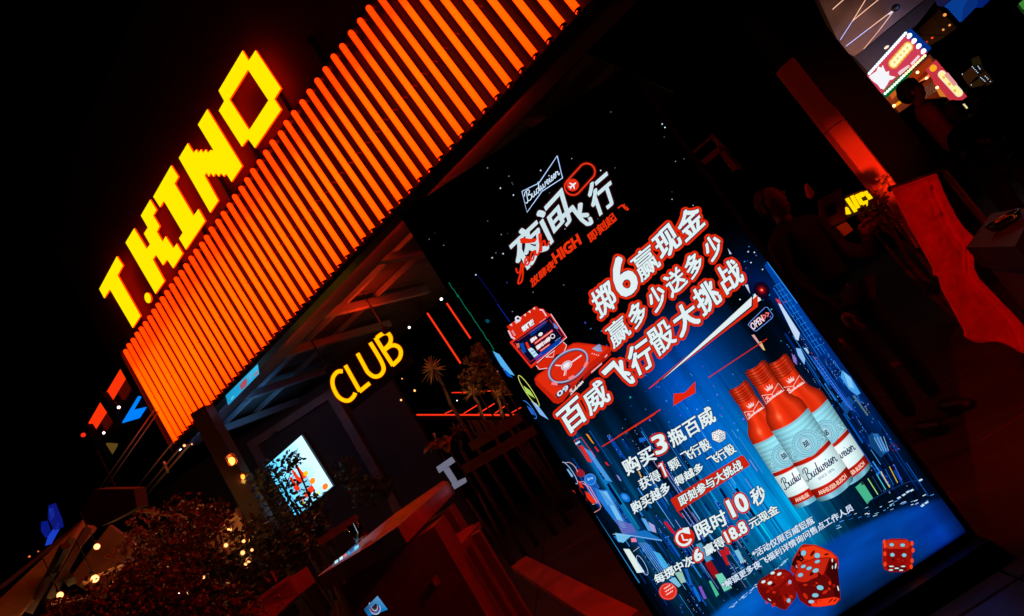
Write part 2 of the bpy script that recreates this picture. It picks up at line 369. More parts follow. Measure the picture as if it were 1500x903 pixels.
def stroke_poly(pts, w):                                   # left and right offsets of an open line
    P = [np.array(p, float) for p in pts]; Lf = []; Rt = []
    for i in range(len(P)):
        a = P[max(0, i - 1)]; b = P[min(len(P) - 1, i + 1)]; d = b - a; d /= max(1e-9, np.linalg.norm(d)); n = np.array([-d[1], d[0]])
        Lf.append(P[i] + n * w / 2); Rt.append(P[i] - n * w / 2)
    return Lf, Rt
def smooth(pts, k=5, closed=False):
    P = [np.array(p, float) for p in pts]; out = []; n = len(P)
    for i in range(n if closed else n - 1):
        g_ = (lambda j: P[j % n]) if closed else (lambda j: P[min(max(j, 0), n - 1)])
        a, b, c, d = g_(i - 1), g_(i), g_(i + 1), g_(i + 2)
        for t in np.arange(k) / k: out.append(0.5 * (2 * b + (c - a) * t + (2 * a - 5 * b + 4 * c - d) * t * t + (3 * b - a - 3 * c + d) * t ** 3))
    if not closed: out.append(P[-1])
    return out
def club_letter(name, strokes):
    mb_ = MB()
    for st in strokes:
        for w, mi, o1, o2 in ((19.5, 0, -.012, -.001), (24, 1, 0.0, .006)):
            Lf, Rt = stroke_poly(st, w); n = len(Lf)
            fr = [clubp(*Q(*p), o1) for p in Lf + Rt]; bk = [clubp(*Q(*p), o2) for p in Lf + Rt]
            V = fr + bk; Fc = []
            for i in range(n - 1): Fc += [(i, i + 1, n + i + 1, n + i), (2 * n + i, 3 * n + i, 3 * n + i + 1, 2 * n + i + 1), (i, 2 * n + i, 2 * n + i + 1, i + 1), (n + i, n + i + 1, 3 * n + i + 1, 3 * n + i)]
            for i in (0, n - 1): Fc.append((i, n + i, 3 * n + i, 2 * n + i))
            mb_.add(V, Fc, mi)
    part(name, mb_, [M_CY, M_CR], club)
club_letter('letter_c', [smooth([(424, 570), (396, 574), (374, 604), (374, 645), (396, 692), (425, 716), (455, 719), (478, 700), (488, 680)])])
club_letter('letter_l', [[(437, 540), (474, 606), (511, 672)], [(508, 674), (535, 652), (562, 630)]])
club_letter('letter_u', [smooth([(499, 479), (532, 540), (553, 576), (584, 597), (615, 590), (632, 562), (625, 530), (600, 484), (563, 424)])])
club_letter('letter_b', [[(590, 399), (634, 470), (680, 541)], smooth([(596, 401), (625, 380), (652, 377), (668, 398), (664, 428), (640, 456), (634, 462)]), smooth([(636, 462), (668, 440), (700, 442), (719, 466), (714, 502), (688, 530), (676, 540)])])
mb_ = MB(); q = [clubp(*Q(*p), .07) for p in ((330, 560), (640, 340), (790, 520), (470, 770))]; mb_.prism(q, CN * .02)  # added board behind the letters, there to hold a faint red glow
part('sign_backing', mb_, mat('club_backing', (.006, .002, .002), .95, spec=.05), club)
for p in ((400, 590), (600, 430), (480, 700), (700, 520)): a = clubp(*Q(*p), .0); mb_ = MB(); mb_.tube(a + CN * .007, a + CN * .069, .008, 8); part('letter_spacer', mb_, BLACKP, club)
for p in ((345, 553), (632, 349)): a = clubp(*Q(*p), .08); mb_ = MB(); mb_.tube(a, (a[0], a[1], 3.1), .008, 8); part('hanger_rod', mb_, BLACKM, club)

# ================================================================== ADVERTISING SCREEN
PY = 2.1408                                               # distance of the screen face
PX0, PX1, PZ0, PZ1 = -0.1415, 0.8225, 0.0885, 1.985
led = thing('advertising_screen', 'tall freestanding blue LED advertising screen with red bottles, dice and large Chinese lettering', 'screen', ((PX0 + PX1) / 2, PY + .05, 0))
mb_ = MB()
for lo, hi in (((PX0 - .018, PY - .006, PZ0 - .02), (PX0 - .0005, PY + .07, PZ1 + .02)), ((PX1 + .0005, PY - .006, PZ0 - .02), (PX1 + .018, PY + .07, PZ1 + .02))):
    b2 = MB(); b2.box(lo, hi); part('side_bezel', b2, mat('bezel_black', (.004, .004, .004), .9, spec=.03), led)
for lo, hi in (((PX0, PY - .006, PZ1 + .001), (PX1, PY + .07, PZ1 + .02)), ((PX0, PY - .006, PZ0 - .02), (PX1, PY + .07, PZ0 - .001))):
    b2 = MB(); b2.box(lo, hi); part('cross_bezel', b2, mat('bezel_black'), led)
b2 = MB(); b2.box((PX0 - .01, PY + .071, PZ0 - .01), (PX1 + .01, PY + .11, PZ1 + .01)); part('back_cover', b2, DARKM, led)
b2 = MB(); b2.prism([(PX0 - .04, PY - .09, 0.002), (PX1 + .04, PY - .09, 0.002), (PX1 + .02, PY - .06, 0.066), (PX0 - .02, PY - .06, 0.066)], (0, .30, 0)); part('base_plinth', b2, BLACKP, led)

def ap(x, y, layer=0):                                    # a point of the artwork on the screen face
    return at(x, y, PY - 0.0006 - layer * 0.00018)
class Art(MB):
    def poly(s, pts, col, layer, cols=None):
        V = [ap(x, y, layer) for x, y in pts]; c = rgb(*col)
        return s.add(V, [tuple(range(len(V)))], 0, [c] * len(V) if cols is None else [rgb(*q) for q in cols])
    def line(s, pts, w, col, layer):
        Lf, Rt = stroke_poly(pts, w); n = len(Lf); V = [ap(*p, layer) for p in Lf + Rt]
        return s.add(V, [(i, i + 1, n + i + 1, n + i) for i in range(n - 1)], 0, [rgb(*col)] * len(V))
    def ell(s, c, a, b, ang, col, layer, w=None, n=40, a0=0, a1=360):
        ca_, sa_ = math.cos(math.radians(ang)), math.sin(math.radians(ang))
        p = [(c[0] + a * math.cos(t) * ca_ - b * math.sin(t) * sa_, c[1] + a * math.cos(t) * sa_ + b * math.sin(t) * ca_) for t in [math.radians(a0 + (a1 - a0) * k / n) for k in range(n + 1)]]
        if w is None: return s.poly(p[:-1], col, layer)
        return s.line(p, w, col, layer)
    def text(s, body, quad, col, layer, bold=0.0, outline=(), shift=None):
        v, f = glyph_unit(body)
        if len(quad) == 3: bl, br, tl = quad; quad = (tl, (tl[0] + br[0] - bl[0], tl[1] + br[1] - bl[1]), br, bl)
        P = homog(*quad)(v)
        e1_ = np.array(quad[2], float) - quad[3]; e1_ /= np.linalg.norm(e1_); e2_b = np.array(quad[3], float) - quad[0]; e2_b /= np.linalg.norm(e2_b)
        def lay(r, c, l):
            if r == 0: offs = [(0, 0)]
            elif r < 2.2 and c == col: offs = [tuple(e1_ * r * i * .95 + e2_b * r * j * .62) for i, j in ((0, 0), (-1, -1), (1, -1), (1, 1), (-1, 1), (0, 1), (0, -1), (1, 0), (-1, 0))]
            else: offs = [(0, 0)] + [(r * math.cos(k * math.pi / 8), r * math.sin(k * math.pi / 8)) for k in range(0, 16, 1 if r > 2 else 2)]
            for j, o in enumerate(offs):
                V = [ap(x + o[0], y + o[1], l + j * .01) for x, y in P]; s.add(V, f, 0, [rgb(*c)] * len(V))
        for r, c, l in outline: lay(r, c, l)
        lay(bold, col, layer)
        return s
def art_part(name, a, parent, label=None): return part(name, a, SCREEN, parent, label=label)
SC = {}
def crop(x0, y0, k): return lambda pts: [(x0 + x / k, y0 + y / k) for x, y in pts]

# background picture: night sky, blue glow, rain streaks, wet road; stored as one fine grid of colours
NX, NZ = 250, 480
xs = np.linspace(PX0, PX1, NX); zs = np.linspace(PZ0, PZ1, NZ); X, Z = np.meshgrid(xs, zs)
# back to photo positions so the picture can be described where it is seen
dx, dy, dz = X - ORG[0], np.full_like(X, PY), Z - ORG[2]
kk = F_PX / (dx * FW[0] + dy * FW[1] + dz * FW[2])
U_ = CX + (dx * RT[0] + dy * RT[1] + dz * RT[2]) * kk; V_ = CY - (dx * UP[0] + dy * UP[1] + dz * UP[2]) * kk
rs = np.random.RandomState(5)
def sm(a, n):
    k = np.ones(n) / n
    for ax in (0, 1): a = np.apply_along_axis(lambda q: np.convolve(q, k, 'same'), ax, a)
    return a
def blob(cx, cy, sx, sy, ang=57):                          # stretched glow, ang = direction of its long axis
    a = math.radians(ang); u = (U_ - cx) * math.cos(a) + (V_ - cy) * math.sin(a); v = -(U_ - cx) * math.sin(a) + (V_ - cy) * math.cos(a)
    return np.exp(-(u / sx) ** 2 - (v / sy) ** 2)
Rr = np.zeros_like(X); Gg = np.zeros_like(X); Bb = np.zeros_like(X)
def addc(w, c):
    global Rr, Gg, Bb
    Rr = Rr + w * c[0]; Gg = Gg + w * c[1]; Bb = Bb + w * c[2]
hz = (PZ1 - Z) / (PZ1 - PZ0)
addc(np.clip((hz - .42) * 1.6, 0, 1), (0, 10, 34))
addc(blob(1005, 515, 130, 75), (0, 34, 104)); addc(blob(1065, 640, 170, 85), (0, 60, 118)); addc(blob(1130, 750, 130, 95), (0, 70, 100)); addc(blob(1180, 500, 150, 60), (0, 16, 46)); addc(blob(900, 700, 150, 60), (0, 22, 62))
addc(blob(1000, 610, 150, 40), (0, 14, 50)); addc(blob(960, 760, 160, 26), (0, 60, 95)); addc(blob(905, 740, 150, 16), (10, 80, 105))
addc(blob(1215, 520, 170, 22), (0, 26, 80)); addc(blob(1110, 420, 130, 20), (0, 14, 60)); addc(blob(865, 680, 90, 18), (0, 40, 90))
addc(blob(1160, 780, 60, 45), (0, 40, 60)); addc(blob(720, 300, 90, 60), (0, 2, 12)); addc(blob(960, 330, 60, 60), (0, 1, 9))
mask_ = np.clip((hz - .33) / .17, 0, 1); mask_ = mask_ * mask_ * (3 - 2 * mask_); Rr *= mask_; Gg *= mask_; Bb *= mask_
# dark tower masses and vertical streaks
col_n = np.convolve(rs.rand(NX), np.ones(3) / 3, 'same'); col_w = np.convolve(rs.rand(NX), np.ones(9) / 9, 'same')
str_n = np.zeros_like(X)
for _ in range(520):
    i = rs.randint(1, NX - 1); j = rs.randint(0, NZ - 30); l = rs.randint(14, 110); a = rs.rand() ** 2
    prof = np.sin(np.linspace(0, math.pi, min(l, NZ - j))); str_n[j:j + len(prof), i] += prof * a * (1 if rs.rand() < .55 else -.9)
zone = np.clip((hz - .5) * 3.5, 0, 1)
lum = 1 + zone * (str_n * 1.0 + (col_w[None, :] - .5) * 1.1 + (col_n[None, :] - .5) * .35)
Rr = Rr * lum; Gg = Gg * lum; Bb = Bb * (0.35 + 0.65 * lum)
addc(np.clip(str_n, 0, 1) * zone * blob(1000, 700, 210, 130), (14, 46, 60))
# blocky tower shapes that darken the picture
for (x_, w_, z0_, z1_, d_) in ((.03, .05, .28, .62, .75), (.10, .045, .1, .74, .6), (.155, .05, .15, .55, .55), (.25, .03, .1, .50, .45), (.33, .05, .35, .62, .3), (.60, .05, .60, .80, .35), (.68, .04, .62, .84, .5), (.80, .08, .35, .66, .75), (.88, .05, .28, .52, .8), (.0, .03, .05, .4, .5), (.06, .06, .52, .78, .95), (.16, .07, .60, .76, .8), (.43, .05, .55, .73, .25), (.52, .035, .45, .7, .25)):
    fx = (X - PX0) / (PX1 - PX0); k_ = 1 / (1 + np.exp(-(fx - x_) * 240)) * (1 / (1 + np.exp((fx - x_ - w_) * 240))); top_ = 1 / (1 + np.exp(((1 - hz) - z1_) * 160)); bot_ = 1 / (1 + np.exp(-((1 - hz) - z0_) * 30))
    q = 1 - d_ * k_ * top_ * bot_; Rr *= q; Gg *= q; Bb *= q
# the wet blue road in the foreground of the picture
edge = [(1000, 940), (1050, 896), (1065, 882), (1140, 838), (1230, 785), (1310, 748), (1410, 722), (1600, 690)]
ye = np.interp(U_, [p[0] for p in edge], [p[1] for p in edge]); road = 1 / (1 + np.exp(-(V_ - ye) / 2.2))
rn = sm(sm(rs.rand(NZ, NX), 5), 5); rn = np.apply_along_axis(lambda q: np.convolve(q, np.ones(31) / 31, 'same'), 1, rn); rn = (rn - rn.mean()) / rn.std(); rn2 = sm(rs.rand(NZ, NX), 3); rn2 = (rn2 - .5)
rr_ = np.clip(2 + 3 * rn2, 0, 30); sh = np.clip(1.0 - .55 * blob(1300, 850, 70, 26, -35) - .35 * blob(1240, 890, 30, 20, -60), 0, 2)
rg_ = (60 + 9 * rn + 34 * blob(1090, 880, 60, 45, -35) - 14 * blob(1380, 800, 60, 30)) * sh; rb_ = (165 + 20 * rn + 45 * blob(1100, 880, 70, 50, -35)) * sh
Rr = Rr * (1 - road) + rr_ * road; Gg = Gg * (1 - road) + rg_ * road; Bb = Bb * (1 - road) + rb_ * road
# foot of the screen fades out along the bottom
Bb = Bb * .9
c3 = np.stack([np.clip(q, 0, 255) for q in (Rr, Gg, Bb)], -1) / 255.0
c3 = np.where(c3 <= .04045, c3 / 12.92, ((c3 + .055) / 1.055) ** 2.4)
me = bpy.data.meshes.new('screen_face')
vv = np.stack([X, np.full_like(X, PY), Z], -1).reshape(-1, 3); vv = vv - np.array([(PX0 + PX1) / 2, PY + .05, 0])
idx = np.arange(NX * NZ).reshape(NZ, NX)
ff = np.stack([idx[:-1, :-1], idx[:-1, 1:], idx[1:, 1:], idx[1:, :-1]], -1).reshape(-1, 4)
me.vertices.add(len(vv)); me.vertices.foreach_set('co', vv.ravel()); me.loops.add(ff.size); me.loops.foreach_set('vertex_index', ff.ravel())
me.polygons.add(len(ff)); me.polygons.foreach_set('loop_start', np.arange(len(ff)) * 4); me.polygons.foreach_set('loop_total', np.full(len(ff), 4))
me.update(calc_edges=True); me.materials.append(SCREEN)
ca_ = me.color_attributes.new('Col', 'FLOAT_COLOR', 'POINT'); ca_.data.foreach_set('color', np.c_[c3.reshape(-1, 3), np.ones(NX * NZ)].ravel())
face = inst('screen_face', me, led)

WH = (226, 240, 242); RD = (226, 40, 6); NV = (8, 12, 40)
# ---- small lights, signs and city detail
a = Art(); rnd = random.Random(3)
def in_panel(x, y):
    d = ray(x, y); return PX0 + .01 < d[0] * PY < PX1 - .01 and PZ0 + .01 < EYE + d[2] * PY < PZ1 - .01
for _ in range(46):                                        # stars over the black top
    x, y = rnd.uniform(600, 1080), rnd.uniform(150, 470)
    if in_panel(x, y): s_ = rnd.uniform(.5, 1.1); c = rnd.randint(70, 190); a.poly([(x - s_, y), (x, y - s_), (x + s_, y), (x, y + s_)], (c, c, c + 25), 1)
for x, y in ((970, 182), (974, 187), (835, 273), (880, 250), (792, 250), (752, 286), (737, 372), (721, 378), (733, 276), (697, 403), (1089, 332), (1096, 369), (1105, 370), (1100, 385), (1117, 395), (1084, 439)):
    a.poly([(x - 1.3, y), (x, y - 1.3), (x + 1.3, y), (x, y + 1.3)], (210, 225, 245), 1.1)
for _ in range(230):                                       # lit windows and floating chips of the city
    x = rnd.gauss(985, 95); y = 560 + (x - 985) * .55 + rnd.uniform(-60, 330)
    if rnd.random() < .35: x = rnd.uniform(1080, 1330); y = (x - 1080) * 1.37 + 400 + rnd.uniform(-90, 30)
    if not in_panel(x, y) or y > np.interp(x, [p[0] for p in edge], [p[1] for p in edge]) - 4: continue
    w_ = rnd.uniform(.3, 1.2); h_ = rnd.uniform(.4, 1.7); b_ = rnd.random()
    cc = (rnd.randint(5, 110), rnd.randint(60, 180), rnd.randint(150, 250)) if b_ < .93 else ((200, 40, 50) if b_ < .97 else (240, 190, 90))
    ux, uy = .84 * w_, -.54 * w_; vx, vy = .54 * h_, .84 * h_
    a.poly([(x - ux - vx, y - uy - vy), (x + ux - vx, y + uy - vy), (x + ux + vx, y + uy + vy), (x - ux + vx, y - uy + vy)], cc, 2)
yl_ = lambda x: np.interp(x, [p[0] for p in edge], [p[1] for p in edge])
pal = [(0, 22, 70), (0, 34, 100), (2, 14, 48), (0, 60, 150), (10, 96, 200), (40, 130, 220), (0, 44, 120), (4, 10, 34), (70, 160, 235), (0, 80, 180)]
for _ in range(330):                                       # facades of the city, narrow upright slabs
    if rnd.random() < .62: x = rnd.uniform(825, 1090); y = rnd.uniform(620, 880)
    else: x = rnd.uniform(1130, 1345); y = 420 + (x - 1130) * 1.36 + rnd.uniform(-40, 60)
    l = rnd.uniform(12, 62); w_ = rnd.uniform(.8, 4.2); sk = rnd.uniform(-.5, .9)
    if rnd.random() < .25: w_ = rnd.uniform(.5, 1.0); l *= 1.4
    P = [(x, y), (x + .84 * w_, y - .54 * w_), (x + .84 * w_ + .55 * l, y - .54 * w_ + .83 * l), (x + .55 * l, y + .83 * l + sk * 2)]
    if 1000 < x < 1100 and y < 700 or not all(in_panel(*p) for p in P) or max(p[1] - yl_(p[0]) for p in P) > -2: continue
    c = rnd.choice(pal if w_ < 2.4 else pal[:4] + pal[6:8]); a.poly(P, c, 1 + rnd.random() * .5)
    if w_ > 2 and rnd.random() < .6:
        for k in range(int(l / 3)):
            if rnd.random() < .6: q = (x + .84 * w_ * rnd.uniform(.2, .8) + .55 * k * 3, y - .54 * w_ * .5 + .83 * k * 3); a.poly([(q[0] - .5, q[1]), (q[0], q[1] - .5), (q[0] + .6, q[1]), (q[0], q[1] + .6)], rnd.choice([(120, 190, 250), (30, 110, 220), (200, 220, 250)]), 1.6)
for _ in range(70):                                        # long thin rain lines
    x = rnd.uniform(930, 1180); y = rnd.uniform(620, 830); l = rnd.uniform(10, 70)
    if in_panel(x, y) and y + l * .84 < np.interp(x + l * .54, [p[0] for p in edge], [p[1] for p in edge]): a.line([(x, y), (x + l * .56, y + l * .83)], rnd.uniform(.4, 1.0), rnd.choice([(60, 150, 235), (110, 190, 250), (150, 150, 230), (0, 60, 150)]), 1.5)
art_part('city_lights', a, face)['kind'] = 'stuff'

a = Art(); O_ = crop(840, 720, 4.934); Fp = crop(780, 560, 5.017); Nn = crop(640, 380, 4.105); Qc = crop(1060, 300, 5.017); Pp = crop(1060, 510, 3.764)
a.poly(O_([(95, -60), (190, -10), (250, -10), (395, 262), (345, 272), (285, 200)]), (34, 120, 210), 2); a.poly(O_([(205, 0), (240, 0), (385, 262), (350, 268)]), (120, 190, 240), 3)
a.poly(O_([(300, 200), (420, 235), (480, 330), (360, 320)]), (96, 108, 190), 3); 
for k in range(7): a.line(O_([(305 + k * 12, 205 + k * 19), (420 + k * 10, 237 + k * 15)]), .5, (60, 60, 150), 3.4)
a.poly(O_([(415, 340), (450, 338), (460, 365), (420, 368)]), (235, 130, 170), 3.5)
a.poly(O_([(360, 415), (405, 418), (515, 585), (460, 590)]), (222, 240, 236), 3.5)
a.poly(O_([(290, 325), (520, 280), (640, 350), (640, 362), (420, 330), (330, 372)]), (20, 110, 190), 3)
a.poly(O_([(300, 300), (420, 318), (360, 372), (322, 362)]), (110, 190, 232), 3.3); a.line(O_([(285, 310), (430, 322), (640, 355)]), .9, (150, 200, 240), 3.6)
a.poly(O_([(490, 380), (560, 385), (700, 590), (660, 600)]), (0, 88, 180), 3); a.poly(O_([(575, 430), (625, 450), (720, 585), (665, 590)]), (60, 170, 230), 3.1)
for k in range(5): a.line(O_([(470 + k * 14, 370), (620 + k * 18, 590)]), .6, (120, 180, 240), 3.6)
a.poly(O_([(150, 180), (165, 175), (480, 660), (465, 665)]), (40, 130, 200), 2.5); a.poly(O_([(180, 200), (240, 300), (420, 580), (400, 560)]), (0, 46, 110), 2.6)
a.poly(O_([(490, 190), (520, 200), (575, 290), (540, 285)]), (90, 170, 235), 3.2); a.poly(O_([(540, 220), (585, 245), (600, 300), (565, 290)]), (170, 160, 220), 3.2)
a.line(O_([(432, 435), (478, 403)]), .7, (200, 220, 240), 3.7)
a.ell(O_([(497, 535)])[0], 16, 4.5, 62, (170, 200, 250), 3.8, .7)
a.ell(O_([(375, 45)])[0], 8.4, 5.2, 40, (10, 110, 215), 3.2); a.ell(O_([(372, 42)])[0], 5, 3, 40, (60, 150, 235), 3.3)
for k in range(5): p = O_([(668 + k * 13, 230 + k * 16)])[0]; a.ell(p, 3.2, 2.2, 57, (200, 20, 40), 3.5)
a.line(O_([(745, 135), (795, 190)]), 1.8, (200, 20, 30), 3.5)
a.poly(O_([(-10, -10), (60, 20), (100, 70), (60, 60)]), (210, 40, 30), 3)
a.line(O_([(60, -60), (120, -30), (200, 110), (190, 130), (140, 160)]), .9, (255, 150, 150), 4)
# red outlined signs and ring at the left edge
a.line(Fp([(305, 430), (358, 405), (462, 550), (410, 585), (305, 430)]), .8, (235, 70, 60), 4)
a.poly(Fp([(345, 465), (372, 470), (438, 592), (412, 584)]), (230, 40, 20), 3.6); a.poly(Fp([(375, 480), (432, 512), (588, 735), (540, 722)]), (70, 150, 225), 3.4)
a.poly(Fp([(390, 380), (408, 385), (455, 455), (440, 448)]), (240, 150, 30), 3.4); a.poly(Fp([(460, 470), (490, 505), (480, 515), (455, 480)]), (210, 30, 40), 3.4)
a.poly(Fp([(530, 590), (545, 588), (565, 615), (552, 614)]), (220, 30, 40), 3.4); a.poly(Fp([(312, 448), (345, 430), (352, 442), (320, 462)]), (190, 220, 250), 4.2)
a.ell(Fp([(275, 668)])[0], 19, 4.2, 56, (190, 210, 255), 4, .8); a.poly(Fp([(240, 640), (262, 640), (300, 690), (290, 700)]), (120, 190, 250), 3.9)
a.line(Fp(smooth([(240, 592), (275, 592), (310, 620), (332, 660)])), .7, (240, 190, 200), 4)
a.ell(Fp([(352, 668)])[0], 7, 5.5, 30, (150, 26, 40), 3.7); a.ell(Fp([(425, 715)])[0], 8, 8, 0, (20, 110, 210), 3.5); a.ell(Fp([(425, 715)])[0], 8, 8, 0, (110, 180, 250), 3.9, .6)
a.text('S/4', Fp([(405, 725), (445, 712), (402, 708)]), (170, 210, 255), 4.2, .2)
a.poly(Fp([(330, 720), (352, 735), (380, 780), (350, 775)]), (230, 40, 20), 3.8); a.poly(Fp([(385, 800), (420, 820), (472, 880), (440, 895), (400, 850)]), (236, 50, 20), 3.8)
a.line(Fp([(345, 735), (378, 730), (478, 890), (440, 900)]), .8, (240, 190, 210), 4); a.poly(Fp([(330, 780), (345, 782), (400, 880), (380, 880)]), (180, 20, 20), 3.6)
a.poly(Fp([(370, 680), (445, 690), (495, 775), (480, 785), (450, 760), (500, 900), (430, 880)]), (24, 90, 180), 3.1); a.poly(Fp([(485, 790), (510, 800), (600, 905), (550, 905)]), (80, 160, 225), 3.2)
a.poly(Fp([(615, 680), (632, 690), (655, 728), (640, 722)]), (150, 140, 235), 3.6); a.poly(Fp([(780, 415), (825, 405), (832, 430), (790, 445)]), (20, 100, 210), 3.4); a.poly(Fp([(762, 625), (775, 632), (805, 698), (795, 700)]), (230, 170, 70), 3.4)
# blue blade, two thin rings and the green line up the left edge
a.poly(Nn([(335, 552), (375, 572), (468, 700), (440, 692), (385, 640)]), (84, 176, 236), 3.2); a.poly(Nn([(345, 570), (385, 640), (440, 692), (458, 714), (415, 700), (360, 620)]), (0, 84, 190), 3)
for x, y in ((307, 562), (318, 583), (332, 607), (352, 634), (372, 660)): a.ell(Nn([(x, y)])[0], 2, 1.2, 30, (0, 76, 170), 3)
a.line(Nn([(72, 140), (95, 180), (100, 178), (128, 230), (124, 212), (150, 255), (165, 280), (200, 330), (198, 322), (232, 380), (230, 372), (268, 432), (272, 430), (302, 488), (305, 482), (345, 548)]), .9, (0, 112, 84), 3)
a.line(Nn([(236, 84), (300, 170), (372, 275)]), .6, (10, 20, 90), 3); a.line(Nn([(365, 272), (440, 378)]), 1.0, (14, 36, 130), 3)
a.ell(Nn([(304, 372)])[0], 3.2, 2.6, 30, (0, 70, 84), 3); a.line(Nn([(360, 675), (408, 665)]), .8, (220, 130, 150), 3.8)
a.ell(Nn([(552, 792)])[0], 27, 4.6, 56.5, (226, 232, 110), 3.4, .9); a.poly(Nn([(520, 760), (560, 790), (592, 838), (540, 806)]), (170, 214, 90), 3.2)
a.ell(Nn([(558, 905)])[0], 16, 4, 54, (50, 130, 240), 3.4, .9); a.poly(Nn([(565, 850), (600, 870), (672, 965), (620, 935)]), (130, 180, 240), 3.2); a.poly(Nn([(540, 880), (570, 900), (590, 940), (566, 930)]), (40, 100, 200), 3.3)
# right hand buildings
a.poly(Qc([(300, 455), (325, 402), (545, 722), (700, 960), (640, 940), (470, 720)]), (0, 62, 150), 2.6); a.line(Qc([(318, 400), (330, 435), (540, 725)]), 1.2, (40, 150, 250), 3.2)
for k in range(12):
    x = 372 + k * 27; y = 600 + k * 41; a.line(Qc([(x, y), (x + 46, y - 24)]), .8, (30, 130, 235), 3.3)
for dx_ in (0, 22, 44): a.line(Qc([(365 + dx_, 612 - dx_ * .5), (700 + dx_, 1118 - dx_ * .5)]), .8, (24, 120, 230), 3.3)
a.poly(Qc([(400, 725), (425, 735), (560, 945), (550, 1000), (530, 990)]), (196, 220, 250), 3.6); a.poly(Qc([(378, 690), (410, 700), (432, 745), (420, 750)]), (216, 60, 70), 3.5)
a.poly(Pp([(398, 0), (425, 5), (450, 60), (445, 92), (410, 40)]), (140, 190, 240), 3.5); a.poly(Pp([(440, 0), (458, 0), (472, 26), (466, 34)]), (150, 200, 245), 3.5)
a.poly(Pp([(375, 30), (400, 55), (405, 95), (385, 75)]), (140, 110, 190), 3.4); a.poly(Pp([(652, 122), (700, 160), (755, 250), (735, 262), (690, 228), (645, 160)]), (70, 160, 232), 3.5); a.poly(Pp([(660, 130), (700, 165), (720, 225), (690, 215)]), (130, 200, 245), 3.6)
for k in range(5): a.line(Pp([(470 + k * 11, 40 + k * 2), (690 + k * 9, 330 + k * 6)]), .9, [(50, 110, 220), (0, 70, 190), (90, 140, 235), (0, 56, 150), (30, 96, 210)][k], 3.2)
for k in range(16): a.line(Pp([(505 + k * 11, 75 + k * 16), (520 + k * 11, 68 + k * 16)]), 1.6, (30, 110, 230), 3.3)
a.poly(Pp([(640, 310), (690, 265), (720, 300), (676, 372)]), (14, 70, 140), 3.1); a.line(Pp([(715, 262), (795, 372)]), 2.2, (90, 120, 120), 3.2)
R_ = crop(1240, 560, 3.472)
a.poly(R_([(108, 280), (130, 255), (215, 350), (175, 385), (125, 330)]), (14, 64, 120), 3.2); a.poly(R_([(132, 262), (160, 262), (215, 352), (185, 362)]), (40, 110, 180), 3.3)
for k in range(4): a.line(R_([(140 + k * 16, 282 - k * 2), (178 + k * 12, 350)]), .8, (140, 190, 230), 3.5)
a.ell(R_([(242, 332)])[0], 5.5, 4.5, 30, (90, 20, 40), 3.2, 1)
a.poly(R_([(45, 535), (80, 505), (135, 590), (105, 620)]), (70, 180, 140), 3.4); a.poly(R_([(70, 508), (82, 506), (90, 520), (78, 526)]), (30, 60, 60), 3.6)
for k, c in enumerate(((160, 230, 130), (30, 60, 90), (60, 200, 230), (230, 210, 90), (20, 90, 170), (220, 180, 60), (60, 90, 230))): a.line(R_([(108 + k * 22, 490 - k * 12), (160 + k * 20, 572 - k * 12)]), 1.3, c, 3.4)
for k in range(3): a.line(R_([(105 + 10 * k, 612 + 20 * k), (200 + 10 * k, 558 + 15 * k), (320, 505 + 22 * k), (390 + 10 * k, 500 + 35 * k)]), .8, (0, 8, 20) if k else (20, 60, 120), 3.7)
for x in (120, 150, 200, 330, 360): a.line(R_([(x, 600 - (x - 120) * .42), (x + 26, 660 - (x - 120) * .42)]), 1.2, (0, 8, 20), 3.7)
for _ in range(44):
    x = rnd.uniform(-60, 440); y = np.interp(x, [-60, 0, 200, 320, 470], [735, 712, 655, 625, 600]) + rnd.gauss(-10, 12); l = rnd.uniform(6, 26); cc = rnd.choice([(150, 210, 250), (70, 150, 230), (220, 235, 255), (30, 110, 210)])
    a.line(R_([(x, y), (x + l, y - l * .42)]), rnd.uniform(.5, 1.3), cc, 3.9)
for x, y in ((255, 590), (280, 575), (300, 560), (365, 500), (395, 615), (375, 630), (320, 552)): a.poly(R_([(x, y), (x + 16, y - 9), (x + 24, y - 4), (x + 8, y + 6)]), (190, 225, 250), 4)
K_ = crop(940, 720, 4.936)
a.poly(K_([(390, 385), (430, 370), (510, 490), (470, 515)]), (70, 150, 190), 3.4); a.poly(K_([(455, 520), (500, 500), (560, 600), (525, 632)]), (150, 14, 24), 3.4); a.poly(K_([(560, 430), (590, 420), (635, 530), (615, 535)]), (190, 20, 30), 3.4); a.poly(K_([(595, 400), (625, 405), (640, 455), (605, 462)]), (200, 24, 36), 3.4)
a.poly(K_([(510, 500), (565, 465), (650, 600), (600, 625)]), (4, 22, 66), 3.2); a.poly(K_([(530, 605), (580, 590), (655, 700), (600, 730)]), (110, 210, 180), 3.5); a.poly(K_([(485, 650), (500, 645), (560, 745), (540, 765)]), (70, 190, 150), 3.5)
a.poly(K_([(240, 590), (290, 575), (320, 655), (285, 665)]), (150, 196, 180), 3.5); a.poly(K_([(195, 640), (240, 620), (285, 680), (265, 695)]), (120, 190, 220), 3.5); a.poly(K_([(305, 560), (330, 560), (370, 680), (350, 680)]), (20, 90, 180), 3.3)
a.poly(K_([(670, 430), (700, 420), (740, 500), (715, 515)]), (120, 190, 220), 3.4); a.poly(K_([(410, 690), (430, 685), (470, 775), (450, 780)]), (130, 80, 200), 3.5); a.poly(K_([(365, 690), (385, 690), (430, 790), (415, 800)]), (20, 110, 210), 3.4)
for k in range(3): a.line(K_([(560 + 22 * k, 745 - 10 * k), (640 + 18 * k, 705 - 10 * k), (700 + 12 * k, 800 - 10 * k)]), .9, (4, 16, 40), 3.8)
a.text('III', K_([(718, 522), (752, 512), (712, 508)]), (200, 220, 240), 4, .2)
